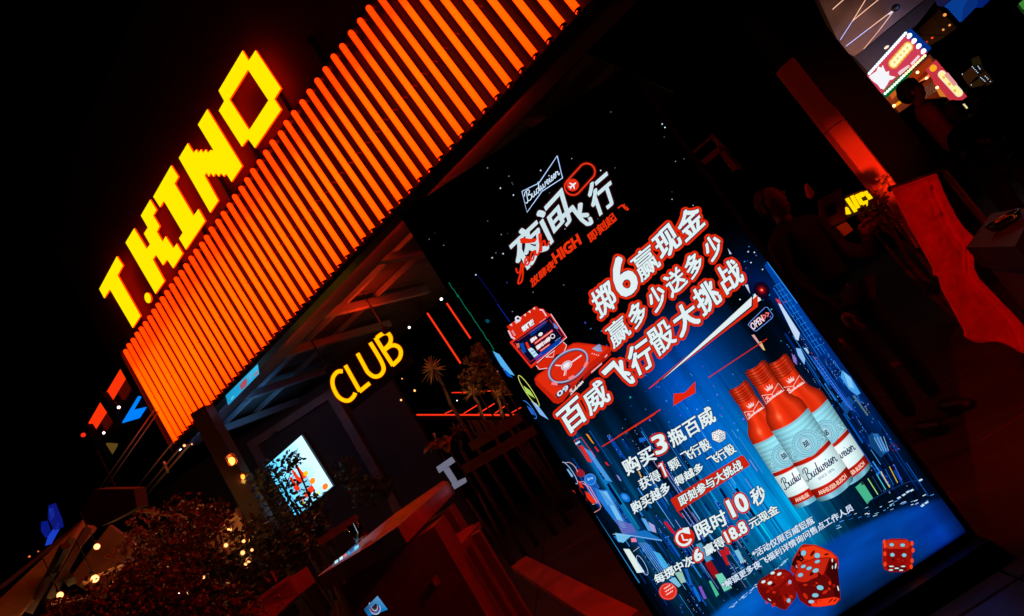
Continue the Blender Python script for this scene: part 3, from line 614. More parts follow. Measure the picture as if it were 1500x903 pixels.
for k in range(10): x = 640 + k * 12; a.line(K_([(x, 560 + (k % 3) * 40), (x + 22, 548 + (k % 3) * 40)]), 1, (110, 170, 220), 3.7)
for _ in range(60):
    t = rnd.random(); x = 620 + t * 440; y = 860 - t * 370 + rnd.gauss(0, 5); l = rnd.uniform(6, 24)
    a.line(K_([(x, y), (x + l, y - l * .8)]), rnd.uniform(.4, 1.1), rnd.choice([(200, 226, 250), (90, 170, 240), (150, 200, 245)]), 3.9)
a.poly([(1108, 424), (1115, 440), (1098, 449)], WH, 3); a.poly(Qc([(30, 322), (60, 362), (45, 366)]), (200, 200, 230), 3.5); a.poly(Qc([(155, 590), (178, 586), (195, 655)]), (200, 210, 240), 3.5)
p = Qc([(280, 628)])[0]
for r_, c in ((13, (10, 4, 26)), (11, (20, 4, 26)), (9, (38, 4, 24)), (7, (70, 5, 20)), (5.4, (110, 8, 16)), (4, (170, 14, 12)), (2.8, (230, 26, 12)), (1.4, (255, 170, 150))): a.ell(p, r_, r_ * .85, 50, c, 3 + (16 - r_) * .03)
a.line(Qc([(180, 882), (195, 862), (305, 755), (322, 755), (362, 812), (358, 832), (240, 930), (222, 925), (180, 882)]), .9, (110, 160, 250), 4)
a.text('OPEN>>', (Qc([(215, 925)])[0], Qc([(345, 820)])[0], Qc([(190, 880)])[0]), (255, 120, 120), 4.4, .3); a.text('OPEN', (Qc([(217, 925)])[0], Qc([(300, 858)])[0], Qc([(192, 880)])[0]), (230, 240, 255), 4.5, .1)
a.poly(Qc([(205, 960), (225, 955), (300, 1065), (290, 1068)]), (220, 160, 160), 3.8); a.poly(Qc([(265, 1010), (275, 1005), (305, 1070), (297, 1072)]), (230, 200, 100), 3.9)
art_part('city_picture', a, face)['kind'] = 'stuff'

# ---- script lettering drawn stroke by stroke
BUD = [[(.9, 2.2), (.6, 1.2), (.35, .1), (0, -.1), (-.3, .3)], [(0, 1.6), (.5, 2.3), (1.4, 2.3), (1.5, 1.7), (.9, 1.2), (1.5, 1.0), (1.55, .3), (1.0, -.05), (.5, .15)],
 [(1.9, 1), (1.75, .4), (1.9, 0), (2.25, .15), (2.6, 1), (2.45, .35), (2.6, 0), (2.9, .25), (3.1, .6)], [(3.75, .9), (3.3, 1.0), (3.0, .5), (3.15, 0), (3.5, .15), (3.9, 1.1), (4.2, 2.2), (3.9, .6), (3.95, 0), (4.2, .25)],
 [(4.2, .3), (4.45, 1), (4.35, .3), (4.5, 0), (4.85, .3), (5.0, 1), (4.95, .3), (5.15, 0), (5.5, .3), (5.65, 1), (5.95, .75)], [(5.95, .4), (6.4, .6), (6.5, .95), (6.2, 1.0), (6.0, .5), (6.2, 0), (6.65, .3)],
 [(6.65, .3), (6.95, 1), (6.8, .3), (6.95, 0), (7.2, .25)], [(7.02, 1.42), (7.12, 1.6)], [(7.2, .3), (7.6, 1.15), (7.6, .7), (7.72, .2), (7.45, 0), (7.2, .15)], [(7.75, .2), (8.35, .6), (8.45, .95), (8.15, 1.0), (7.95, .5), (8.15, 0), (8.55, .25)],
 [(8.55, .25), (8.85, 1.15), (9.0, .85), (9.3, .9), (9.15, .3), (9.3, 0), (9.6, .3)]]
YEAH = [[(0, 1), (0, .3), (.3, .1), (.7, 1), (.55, -.4), (.2, -1.3), (-.2, -1.1), (.3, -.2), (1.0, .4)], [(1.0, .4), (1.4, .65), (1.45, .95), (1.15, 1.0), (1.0, .5), (1.2, 0), (1.7, .3)],
 [(2.3, .85), (1.9, 1.0), (1.65, .4), (1.9, 0), (2.35, .9), (2.3, .2), (2.6, .1), (2.8, .4)], [(2.8, .4), (3.3, 2.0), (3.1, 2.2), (2.9, 0), (3.15, .8), (3.5, 1.0), (3.5, .3), (3.7, 0), (4.0, .4)]]
def script(a, strokes, bl, br, up, w, col, layer, cut=None, W_=9.6):
    bl, br, up = np.array(bl, float), np.array(br, float), np.array(up, float)
    for st in strokes:
        p = smooth(st, 4)
        if cut is not None: p = [q for q in p if cut[0] <= q[0] <= cut[1]]
        if len(p) < 2: continue
        a.line([bl + (br - bl) * q[0] / W_ + up * q[1] for q in p], w, col, layer)

# ---- launch logo at the top
a = Art(); Lc = crop(720, 210, 4.105)
bt = Lc([(395, 76), (427, 210), (303, 290), (213, 416), (183, 290), (285, 240)])
a.line(bt + [bt[0], bt[1]], 2.6, (20, 40, 110), 5); a.line(bt + [bt[0], bt[1]], 1.3, (190, 220, 250), 5.5)
script(a, BUD, Lc([(212, 358)])[0], Lc([(412, 185)])[0], (-2.2, -5.6), 1.3, (206, 228, 250), 6)
cap = [(490 + 50 * math.cos(t), 262 + 50 * math.sin(t)) for t in [math.radians(v) for v in range(48, 229, 12)]] + [(572 + 50 * math.cos(t), 172 + 50 * math.sin(t)) for t in [math.radians(v) for v in range(228, 409, 12)]]
cap = Lc(cap); cap.append(cap[0]); cap.append(cap[1])
for w_, c, l in ((7, (36, 4, 2), 4.6), (5, (80, 8, 3), 4.8), (3, (150, 20, 8), 5), (1.5, (250, 60, 28), 5.3)): a.line(cap, w_, c, l)
a.ell(Lc([(488, 252)])[0], 9.2, 9.2, 0, (232, 44, 20), 5.6)
pc = np.array(Lc([(488, 254)])[0]); di = np.array([.77, -.64]); dn = np.array([.64, .77])
def pl(*q): return [tuple(pc + di * u * 6 + dn * v * 6) for u, v in q]
a.poly(pl((1.1, 0), (.9, .18), (.35, .2), (-.1, .95), (-.35, .95), (-.1, .2), (-.65, .18), (-.85, .45), (-1.05, .45), (-.9, 0), (-1.05, -.45), (-.85, -.45), (-.65, -.18), (-.1, -.2), (-.35, -.95), (-.1, -.95), (.35, -.2), (.9, -.18)), WH, 6)
art_part('bow_tie_logo', a, face)
a = Art(); ol = lambda r1: ((r1 + 1.9, (52, 8, 8), 5), (r1 + .9, (14, 6, 22), 5.3))
def T4(f, *p): return tuple(f(list(p)))
for ch, q in (('夜', ((92, 598), (262, 440), (348, 628), (188, 786))), ('间', ((268, 425), (418, 262), (478, 470), (358, 606))), ('飞', ((405, 452), (532, 335), (612, 478), (510, 560))), ('行', ((568, 268), (690, 160), (752, 352), (632, 450)))):
    a.text(ch, T4(Lc, *q), (205, 226, 232), 6, 1.5, ol(1.5))
art_part('launch_title', a, face)
a = Art()
script(a, YEAH, Lc([(158, 790)])[0], Lc([(352, 600)])[0], (-2.5, -9.5), 2.6, (228, 40, 8), 8, W_=4)
a.poly(Lc([(170, 575), (192, 568), (225, 575), (275, 572), (262, 595), (225, 602), (175, 602)]), (228, 44, 10), 8)
art_part('script_word', a, face); a = Art()
for k in range(30):
    t = k / 30 * 2 * math.pi; p = Lc([(448 + 100 * math.cos(t) * .8 - 38 * math.sin(t) * -.6, 622 - 100 * math.cos(t) * .6 + 38 * math.sin(t) * .8)])[0]; a.ell(p, .45, .45, 0, (150, 30, 10), 5, n=6)
for tx, q, bo in (('放肆夜', ((245, 868), (385, 742), (228, 822)), .55), ('HIGH', ((388, 725), (540, 603), (362, 668)), 1.1), ('即刻起', ((598, 600), (755, 462), (572, 552)), .6), ('飞', ((790, 425), (826, 398), (760, 388)), .6)):
    a.text(tx, Lc(list(q)), (230, 48, 10), 6, bo); art_part('launch_subtitle', a, face); a = Art()

# ---- main headline, three rows with red outline
Hc = crop(855, 290, 4.515); Ic = crop(900, 360, 4.3); Gc = crop(800, 280, 2.508)
OUT = lambda b: ((b + 4.2, (226, 40, 6), 7), (b + 1.0, (18, 22, 60), 7.5))
rows = {
 'headline_row_one': [('掷', T4(Hc, (38, 645), (162, 538), (230, 708), (110, 802)), 1.0), ('6', T4(Hc, (146, 458), (262, 362), (372, 588), (262, 676)), 2.0), ('赢', T4(Hc, (302, 408), (432, 300), (514, 446), (385, 562)), .7), ('现', T4(Hc, (448, 275), (570, 160), (656, 303), (525, 422)), 1.3), ('金', T4(Hc, (602, 145), (730, 30), (808, 172), (674, 298)), 1.3)],
 'headline_row_two': [('赢', ((885.5, 482), (911, 461), (925.5, 488.5), (899.5, 512)), .6), ('多', T4(Hc, (272, 750), (372, 668), (425, 788), (345, 872)), 1.0), ('少', T4(Hc, (400, 640), (498, 558), (560, 675), (478, 762)), 1.2), ('送', T4(Hc, (518, 535), (625, 448), (692, 560), (585, 666)), .9), ('多', T4(Hc, (645, 430), (745, 345), (800, 455), (718, 542)), 1.0), ('少', T4(Hc, (772, 302), (868, 230), (930, 340), (850, 425)), 1.2)],
 'headline_row_three': [('百', T4(Fp, (175, 235), (325, 102), (408, 265), (268, 388)), 1.5), ('威', T4(Fp, (350, 90), (495, -30), (580, 125), (430, 252)), .9), ('飞', ((882, 545), (907, 521), (930, 559), (913.5, 574)), 1.4), ('行', T4(Ic, (70, 665), (198, 570), (252, 748), (140, 830)), 1.3), ('骰', T4(Ic, (198, 555), (325, 455), (395, 600), (278, 702)), .9), ('大', T4(Ic, (348, 425), (478, 335), (542, 480), (420, 582)), 1.5), ('挑', T4(Ic, (480, 295), (600, 205), (682, 345), (560, 450)), 1.2), ('战', T4(Ic, (630, 160), (750, 72), (822, 215), (712, 312)), 1.1)],
}
for nm, chars in rows.items():
    a = Art()
    for k, (ch, q, bo) in enumerate(chars): a.text(ch, q, WH, 8.2 if ch != '6' else 8.6, bo, [(r_, c, l + (.35 if ch == '6' and l > 7.2 else 0)) for r_, c, l in OUT(bo)])
    art_part(nm, a, face)
a = Art()
a.poly(Ic([(903, 312), (903, 385), (220, 903), (215, 900)]), RD, 5); a.poly(Ic([(872, 316), (872, 385), (285, 860), (280, 855)]), (20, 22, 50), 5.4); a.poly(Ic([(866, 322), (863, 380), (292, 852)]), WH, 5.8)
art_part('swoosh', a, face)
a = Art(); J_ = crop(900, 590, 5.31)
a.line(Gc([(262, 903), (420, 803)]), 1.6, RD, 5); a.line(Gc([(596, 686), (812, 543)]), 1.5, (200, 36, 20), 5); a.line(Fp([(510, 475), (903, 232)]), 1.5, RD, 5)
a.poly(Gc([(468, 745), (508, 742), (548, 700), (548, 742), (512, 762), (468, 790)]), (226, 36, 8), 5)
art_part('rule_lines', a, face)

# ---- rules text
a = Art(); SO = lambda b: ((b + 1.0, (6, 18, 60), 5.5),)
RO = lambda b: ((b + 2.4, RD, 6.2), (b + .8, (40, 14, 30), 6.6))
for tx, q, bo in (('购买', ((107, 572), (332, 440), (50, 462)), .7), ('瓶百威', ((462, 352), (795, 140), (405, 235)), .7), ('获得', ((215, 685), (370, 598), (180, 605)), .4), ('颗', ((445, 540), (520, 492), (408, 470)), .35), ('飞行骰', ((550, 472), (758, 350), (508, 395)), .45),
                  ('购买越多', ((155, 868), (442, 690), (120, 790)), .5), ('得越多', ((485, 655), (698, 525), (458, 592)), .5), ('飞行骰', ((760, 497), (952, 380), (712, 432)), .45)):
    a.text(tx, J_(list(q)), WH, 6, bo, SO(bo))
for w_, c_, l_ in ((7.4, RD, 6.2), (4.2, (40, 14, 30), 6.6), (2.9, WH, 7)):
    a.line(J_([(362 - w_ * .5, 476 - w_ * 1.6), (402 + w_ * .5, 570 + w_ * 1.6)]), w_, c_, l_); a.line(J_([(346 - w_, 496 + w_ * .6), (372, 474)]), w_ * .72, c_, l_)
for tx, q, bo in (('3', ((332, 408), (420, 368), (285, 275)), 1.3),): a.text(tx, J_(list(q)), WH, 7, bo, RO(bo))
a.poly(J_([(437, 758), (445, 745), (985, 412), (1003, 412), (1050, 478), (1046, 492), (505, 845), (488, 845)]), (205, 34, 12), 5.6); a.text('即刻参与大挑战', J_([(520, 810), (1000, 512), (490, 738)]), WH, 6.4, .5, ((1.3, (60, 10, 10), 6.1),))
art_part('offer_text', a, face)
a = Art()
for tx, q, bo in (('限时', ((415, 352), (630, 232), (372, 248)), .7), ('每掷中次', ((112, 675), (385, 520), (82, 612)), .5), ('赢得', ((470, 470), (608, 388), (440, 402)), .45), ('元现金', ((795, 272), (998, 152), (762, 212)), .5)):
    a.text(tx, K_(list(q)), WH, 6, bo, SO(bo))
a.text('秒', crop(1000, 480, 3.009)([(320, 792), (374, 760), (292, 722)]), WH, 6, .7, SO(.7))
for tx, q, bo in (('10', ((665, 188), (782, 122), (610, 72)), 1.5), ('6', ((395, 512), (442, 482), (368, 438)), 1.2), ('18.8', ((628, 372), (768, 288), (592, 298)), 1.0)): a.text(tx, K_(list(q)), WH, 7, bo, RO(bo))
for tx, q in (('*活动仅限百威铝瓶', ((256, 468), (606, 262), (238, 428))), ('*解锁更多夜飞福利详情询问售点工作人员', ((78, 648), (832, 188), (60, 610)))):
    a.text(tx, crop(1040, 700, 3.947)(list(q)), (214, 232, 245), 6, .3, ((1.0, (10, 40, 110), 5.6),))
a.ell(K_([(308, 335)])[0], 15.4, 14.6, -35, (210, 34, 14), 5.6)
cc = np.array(K_([(304, 338)])[0]); a.line([cc + 10.4 * np.array([math.cos(t), math.sin(t)]) for t in [math.radians(v) for v in range(5, 281, 12)]], 3.6, WH, 6.2)
a.poly(K_([(295, 268), (340, 258), (352, 310), (300, 300)]), WH, 6.3); a.line(K_([(288, 312), (302, 352), (338, 352)]), 2.4, WH, 6.4)
p = K_([(190, 724)])[0]; a.ell(p, 13.4, 12.6, 0, (224, 44, 30), 5.6); a.ell(p, 11.8, 11.0, 0, (250, 150, 130), 6, .4)
for k, wd in enumerate((46, 64, 50)):
    q = K_([(160 + k * 8, 706 + k * 22)])[0]; a.line([(q[0] + t * wd / 5.2 / 8, q[1] - t * wd / 5.2 / 8 * .62 + (.9 if t % 2 else -.9)) for t in range(9)], 1.1, (255, 225, 220), 6.2)
# white dice icon
dcn = J_([(812, 205), (868, 228), (868, 282), (822, 318), (760, 290), (752, 232)]); a.poly(dcn, (16, 30, 80), 5.6)
a.poly(J_([(812, 209), (863, 230), (820, 252), (757, 235)]), (236, 240, 240), 6); a.poly(J_([(863, 233), (864, 280), (823, 312), (822, 254)]), (206, 214, 226), 6); a.poly(J_([(756, 238), (818, 255), (819, 312), (764, 288)]), (240, 240, 236), 6)
for x, y in ((800, 216), (820, 222), (840, 228), (785, 228), (806, 235), (826, 241), (772, 258), (790, 278), (808, 296), (770, 280), (800, 266), (835, 270), (850, 262), (842, 285)): a.ell(J_([(x, y)])[0], .8, .8, 0, (120, 20, 30), 6.4, n=8)
art_part('rules_text', a, face)

# ---- game machine
a = Art(); Mc = crop(740, 440, 5.644); R1 = (214, 36, 10); R2 = (168, 22, 6); PK = (246, 170, 176); GB = (150, 168, 206)
a.poly(Mc([(12, 218), (252, 50), (272, 60), (280, 82), (35, 250)]), R1, 5)
for k in range(6): x, y = 48 + k * 38, 210 - k * 27; a.poly(Mc([(x - 12, y - 6), (x + 8, y - 18), (x + 10, y + 6)]), (240, 200, 200), 5.4)
a.ell(Mc([(103, 152)])[0], 4.0, 3.8, 0, (230, 226, 236), 5.6); a.ell(Mc([(106, 152)])[0], 2.2, 1.8, 0, (60, 60, 90), 5.8); a.poly(Mc([(80, 170), (120, 150), (128, 172), (90, 196)]), (220, 200, 214), 5.5)
a.poly(Mc([(20, 252), (35, 232), (285, 68), (318, 72), (338, 100), (378, 118), (78, 328), (48, 312)]), R1, 5.2)
for pts in ([(20, 252), (48, 312), (78, 328), (84, 315), (58, 300), (34, 250)], [(282, 74), (312, 76), (345, 128), (336, 136), (308, 90), (284, 84)]): a.poly(Mc(pts), (235, 190, 206), 5.5)
for k in range(5): a.line(Mc([(52 + k * 5, 258 + k * 9), (66 + k * 5, 250 + k * 9)]), .6, (240, 220, 230), 5.6); 
for k in range(4): a.ell(Mc([(290 + k * 13, 182 - k * 9)])[0], .7, .7, 0, (255, 200, 200), 5.6, n=8)
a.text('夜间飞行', Mc([(150, 262), (240, 196), (134, 222)]), (240, 236, 240), 6, .8, ((1.5, (110, 14, 10), 5.8),))
a.poly(Mc([(35, 348), (378, 110), (512, 308), (215, 565)]), (226, 40, 14), 5.5); a.line(Mc([(378, 114), (508, 308), (262, 520)]), 1.2, (244, 196, 210), 5.8)
a.poly(Mc([(62, 350), (372, 130), (492, 302), (212, 538)]), (6, 10, 40), 6)
a.poly(Mc([(195, 265), (330, 168), (345, 190), (215, 300)]), (0, 50, 130), 6.2); a.poly(Mc([(400, 185), (430, 215), (440, 240), (405, 230)]), (40, 140, 230), 6.2); a.poly(Mc([(255, 500), (440, 368), (470, 330), (455, 320), (240, 470)]), (0, 60, 170), 6.2); a.poly(Mc([(120, 360), (150, 350), (175, 430), (145, 440)]), (0, 70, 170), 6.2); a.poly(Mc([(90, 360), (115, 355), (120, 390), (98, 396)]), (220, 110, 90), 6.3)
a.poly(Mc([(165, 352), (182, 344), (208, 395), (188, 408)]), (230, 46, 20), 6.5); a.poly(Mc([(188, 408), (214, 392), (232, 402), (272, 452), (240, 474), (205, 430)]), (190, 226, 240), 6.5); a.line(Mc([(212, 430), (244, 412)]), 1, (60, 130, 190), 6.7); a.line(Mc([(226, 452), (258, 432)]), 1, (60, 130, 190), 6.7)
a.text('掷6', Mc([(218, 352), (264, 318), (206, 326)]), WH, 6.8, .5, ((1.2, R1, 6.6),)); a.ell(Mc([(292, 282)])[0], 3.6, 2.4, -35, (236, 236, 236), 6.7); a.poly(Mc([(236, 352), (388, 240), (398, 258), (246, 370)]), (226, 50, 40), 6.6); a.line(Mc([(248, 356), (388, 254)]), .8, (250, 200, 200), 6.8)
a.text('限时10秒', Mc([(268, 410), (378, 328), (255, 382)]), WH, 6.8, .5, ((1.2, R1, 6.6),)); a.ell(Mc([(392, 298)])[0], 3.0, 3.0, 0, (240, 230, 230), 6.8, 1.2); a.poly(Mc([(284, 416), (366, 356), (374, 368), (294, 430)]), (226, 50, 40), 6.6); a.line(Mc([(294, 418), (364, 368)]), .6, (250, 220, 220), 6.8); a.line(Mc([(412, 340), (458, 308)]), .6, (150, 190, 230), 6.8)
for p in ([(80, 352), (205, 512)], [(208, 512), (300, 445)], [(100, 338), (350, 168)], [(365, 160), (470, 300)]): a.line(Mc(p), .7, (200, 40, 30), 6.3)
a.poly(Mc([(262, 532), (482, 345), (512, 372), (498, 430), (420, 452), (352, 560), (270, 578)]), R1, 5.2); a.line(Mc([(256, 540), (283, 572), (348, 562)]), 1.2, (244, 200, 210), 5.6); a.line(Mc([(478, 345), (508, 372), (484, 436)]), 1.2, (244, 200, 210), 5.6); a.line(Mc([(336, 470), (410, 416), (396, 470), (336, 470)]), 1.1, (244, 210, 210), 5.6)
a.poly(Mc([(240, 650), (265, 615), (350, 562), (520, 380), (560, 355), (600, 350), (850, 380), (876, 396), (872, 430), (640, 630), (478, 838), (440, 858), (400, 848), (255, 700)]), (196, 30, 8), 5)
a.poly(Mc([(252, 652), (275, 622), (355, 570), (520, 395), (565, 362), (840, 388), (846, 408), (650, 560), (455, 800), (420, 812)]), (226, 42, 12), 5.3); a.poly(Mc([(640, 632), (872, 432), (876, 452), (720, 596), (640, 670)]), R2, 5.2); a.poly(Mc([(712, 590), (800, 515), (800, 530), (712, 606)]), PK, 5.6); a.poly(Mc([(822, 465), (845, 445), (845, 460), (824, 478)]), PK, 5.6)
a.ell(Mc([(530, 575)])[0], 33.5, 20, -35, (60, 14, 26), 5.5); a.ell(Mc([(528, 566)])[0], 33, 20, -35, (196, 40, 30), 5.6, 3.2); a.ell(Mc([(532, 556)])[0], 32, 18.5, -35, (210, 36, 14), 5.65)
a.ell(Mc([(520, 543)])[0], 31.5, 19, -36, (92, 100, 140), 5.9, 4.0); a.ell(Mc([(520, 541)])[0], 31.8, 19.3, -36, (176, 190, 222), 6.0, 1.6); a.ell(Mc([(522, 545)])[0], 29.6, 17.2, -36, (110, 20, 20), 6.1, .8); a.ell(Mc([(520, 543)])[0], 27.5, 15.2, -36, (222, 40, 12), 5.85)
for x, y, an in ((548, 640, -30), (408, 690, 10), (668, 530, -60)):
    t = math.radians(an); q = np.array(Mc([(x, y)])[0]); e1 = np.array([math.cos(t), math.sin(t)]) * 4.4; e2_ = np.array([-math.sin(t), math.cos(t)]) * 2.2; a.poly([q - e1 - e2_, q + e1 - e2_, q + e1 + e2_, q - e1 + e2_], (250, 130, 130), 6.2)
a.line(Mc([(505, 545), (632, 455)]), 1.8, (236, 224, 232), 6.4); a.line(Mc([(505, 545), (415, 538)]), 1.6, (236, 224, 232), 6.4); a.line(Mc([(505, 545), (486, 625)]), 1.4, (236, 224, 232), 6.4); a.line(Mc([(512, 552), (500, 622)]), .8, (236, 204, 212), 6.4)
a.ell(Mc([(508, 540)])[0], 9, 6, -36, (230, 214, 224), 6.5); a.ell(Mc([(508, 540)])[0], 7.4, 4.8, -36, (160, 120, 150), 6.6, .8); a.ell(Mc([(506, 538)])[0], 4, 2.4, -36, (246, 240, 246), 6.7); a.line(Mc([(385, 640), (470, 560)]), .7, (180, 30, 24), 6.3); a.line(Mc([(540, 500), (585, 455), (620, 450)]), .7, (180, 30, 24), 6.3)
a.poly(Mc([(412, 782), (520, 690), (545, 716), (436, 814)]), (28, 30, 58), 5.8); a.text('09', Mc([(440, 802), (528, 732), (424, 770)]), (214, 222, 240), 6.2, .5); script(a, BUD, Mc([(543, 782)])[0], Mc([(648, 678)])[0], (-.8, -2.6), .8, (250, 225, 225), 6)
a.poly(Mc([(718, 400), (775, 362), (792, 370), (802, 425), (770, 430)]), (112, 130, 172), 5.8)
for k in range(4): a.line(Mc([(722 + k * 9, 404 + k * 3), (782 + k * 5, 372 + k * 14)]), .7, (190, 200, 226), 6)
for k in range(4): a.line(Mc([(715 + k * 17, 444 + k * 5), (725 + k * 17, 438 + k * 5)]), 1.2, (250, 190, 196), 6)
art_part('game_machine_picture', a, face)

# ---- bottles
ax_ = np.array([.549, .836]); px_ = np.array([.836, -.549])
def bottle(name, cen, sc, lay, cut):
    a = Art(); prof = [(-8, 50), (-4, 62), (10, 66), (86, 66), (92, 62), (108, 60), (225, 74), (250, 88), (272, 106), (300, 117), (340, 119), (800, 119), (815, 114), (826, 104)]
    n1, n2 = 150, 41; T = np.linspace(-8, 826, n1); HW = np.interp(T, [p[0] for p in prof], [p[1] for p in prof]); V = []; C = []
    for t, hw in zip(T, HW):
        for u in np.linspace(-1, 1, n2):
            bow = 20 * (1 - u * u) - 6
            q = np.array(cen) + (ax_ * (t * 1.0 + bow * (1 if t > 20 else .55)) + px_ * hw * u) * sc
            V.append(Pp([tuple(q)])[0])
            hl = math.exp(-((u + .38) / .13) ** 2) * .55 + math.exp(-((u - .55) / .1) ** 2) * .3; dk = 1 - .5 * abs(u) ** 3 - .12 * math.exp(-((u - .15) / .18) ** 2)
            if t < 90: band = .82 + .3 * math.sin(t * .42); c = np.array([232, 46, 14]) * dk * band + np.array([30, 70, 60]) * hl * band
            elif t < 355: sh_ = math.exp(-((t - 290) / 22) ** 2); c = np.array([246, 50, 14]) * dk + np.array([30, 110, 100]) * (hl * (.3 + sh_ * .9) if abs(u + .3) < .4 else hl * .4)
            elif t < 560: w = .9 + .1 * math.cos(u * 2.2) + .06 * math.sin(t * .9); c = np.array([156, 232, 248]) * w * (1 - .25 * abs(u) ** 4)
            elif t < 590: c = np.array([214, 30, 12]) * dk
            elif t < 742: c = np.array([222, 250, 252]) * (1 - .22 * abs(u) ** 3) + np.array([26, 14, 8]) * math.exp(-((u + .1) / .5) ** 2)
            elif t < 798: c = np.array([208, 28, 12]) * dk
            else: c = np.array([120, 190, 214]) * dk + 60 * hl
            C.append(tuple(np.clip(c, 0, 255)))
    o = len(a.v); W3 = [ap(x, y, lay) for x, y in V]
    a.add(W3, [(i * n2 + j, i * n2 + j + 1, (i + 1) * n2 + j + 1, (i + 1) * n2 + j) for i in range(n1 - 1) for j in range(n2 - 1)], 0, [rgb(*c) for c in C])
    def L(t, u, bw=True):                                   # a place on the label
        hw = float(np.interp(t, [p[0] for p in prof], [p[1] for p in prof])); q = np.array(cen) + (ax_ * (t + (20 * (1 - u * u) - 6 if bw else 0)) + px_ * hw * u) * sc; return Pp([tuple(q)])[0]
    l2 = lay + .12; DB = (84, 160, 194)
    for t in (4, 26, 48, 68): a.line([L(t, u) for u in np.linspace(-1, 1, 17)], .55, (140, 14, 6), l2)
    for t in (366, 378, 390, 402, 414):                    # fine print rings of the upper label
        for k in range(22):
            u = -.9 + k * .082; a.line([L(t, u), L(t, u + .05)], .4, DB, l2)
    a.line([L(357, u) for u in np.linspace(-1, 1, 17)], .8, (90, 170, 196), l2); a.line([L(424, u) for u in np.linspace(-1, 1, 17)], .6, (90, 160, 190), l2)
    c0 = np.array(L(492, 0.02)); ang = math.degrees(math.atan2(px_[1], px_[0])); e = sc / 3.764
    a.ell(c0, 84 * e, 76 * e, ang, (150, 210, 226), l2 + .1); a.ell(c0, 80 * e, 72 * e, ang, DB, l2 + .2, .6); a.ell(c0, 66 * e, 60 * e, ang, (96, 160, 190), l2 + .2, .7)
    for k in range(28): t = k * 2 * math.pi / 28; d_ = np.array([math.cos(t), math.sin(t)]); a.line([c0 + d_ * 68 * e, c0 + d_ * 77 * e], .7, DB, l2 + .25)
    pts = [c0 + (px_ * x + ax_ * y) * e for x, y in ((0, -56), (46, -18), (38, 34), (0, 56), (-38, 34), (-46, -18), (0, -56), (46, -18))]; a.line(pts, .8, DB, l2 + .3)
    a.ell(c0, 30 * e, 40 * e, ang, (176, 224, 236), l2 + .35); a.ell(c0, 30 * e, 40 * e, ang, (60, 120, 150), l2 + .4, .7); a.ell(c0, 22 * e, 31 * e, ang, (70, 130, 160), l2 + .4, .5)
    q = [c0 + (px_ * x + ax_ * y) * e for x, y in ((-15, 17), (15, 17), (-15, -15))]; a.text('BB', tuple(tuple(p) for p in q), (20, 40, 74), l2 + .6, .25)
    for s_ in (-1, 1):                                      # leaf flourishes beside the crest
        for k in range(6):
            b0 = np.array(L(505 + k * 8, s_ * (.74 + .03 * k))); a.ell(b0, 6 * e * 2, 2.2 * e * 2, ang + s_ * (20 + 14 * k), DB if k % 2 else (190, 228, 238), l2 + .15, n=10)
    a.line([L(561, u) for u in np.linspace(-1, 1, 17)], .5, (240, 220, 220), l2)
    d_lo, d_hi = cut; W_ = 9.6
    bl, br = np.array(L(672, -.86, False)) , np.array(L(672, .82, False)); upv = -ax_ * 29 * e
    script(a, BUD, bl + ax_ * 12 * e, br + ax_ * 8 * e, upv, 1.35, (16, 34, 84), l2 + .4, cut=cut)
    if name == 'front':
        a.text('SINCE 1876', tuple(L(t, u) for t, u in ((706, -.42), (706, .45), (690, -.42))), (130, 170, 200), l2 + .4, .15)
    for t in (716, 728):
        for k in range(20): u = -.85 + k * .085; a.line([L(t, u), L(t, u + .055)], .4, (130, 186, 214), l2)
    us = {'front': (-.76, .74), 'left': (-.78, .62), 'right': (-.62, .78)}[name]
    if name != 'right': tx = 'ANHEUSER-BUSCH' if name == 'front' else 'ANHEUSE'
    else: tx = 'ANHEUSER-BUSCH'
    v, f = glyph_unit(tx); u0, u1 = us if name != 'left' else (-.76, -.02)
    PT = [L(782 - y * 24, u0 + (u1 - u0) * x) for x, y in v]
    for o_ in ((0, 0), (.25, 0), (0, .25), (-.25, -.2)): a.add([ap(x + o_[0], y + o_[1], l2 + .4) for x, y in PT], f, 0, [rgb(250, 214, 190)] * len(PT))
    # bow tie and crown on the neck
    bt = [L(*p) for p in ((152, -.86), (162, -.1), (145, .88), (196, .88), (180, -.1), (204, -.86), (152, -.86), (162, -.1))]; a.line(bt, .9, (246, 210, 206), l2 + .2)
    script(a, BUD, np.array(L(186, -.72, False)) + ax_ * 10 * e, np.array(L(186, .8, False)) + ax_ * 10 * e, -ax_ * 10 * e, .75, (250, 226, 222), l2 + .3)
    cr_ = [L(*p) for p in ((138, -.28), (112, -.42), (126, -.18), (104, -.12), (122, .06), (104, .18), (126, .2), (116, .42), (138, .3))]; a.poly(cr_, (246, 206, 200), l2 + .2)
    return a
for nm, cen, sc, lay, cut in (('left', (80, 212), .905, 6, (-1, 9.7)), ('right', (297, 68), .95, 6.9, (-1, 9.7)), ('front', (175, 105), 1.0, 8.4, (-1, 9.7))):
    art_part('bottle_picture', bottle(nm, cen, sc, lay, cut), face)

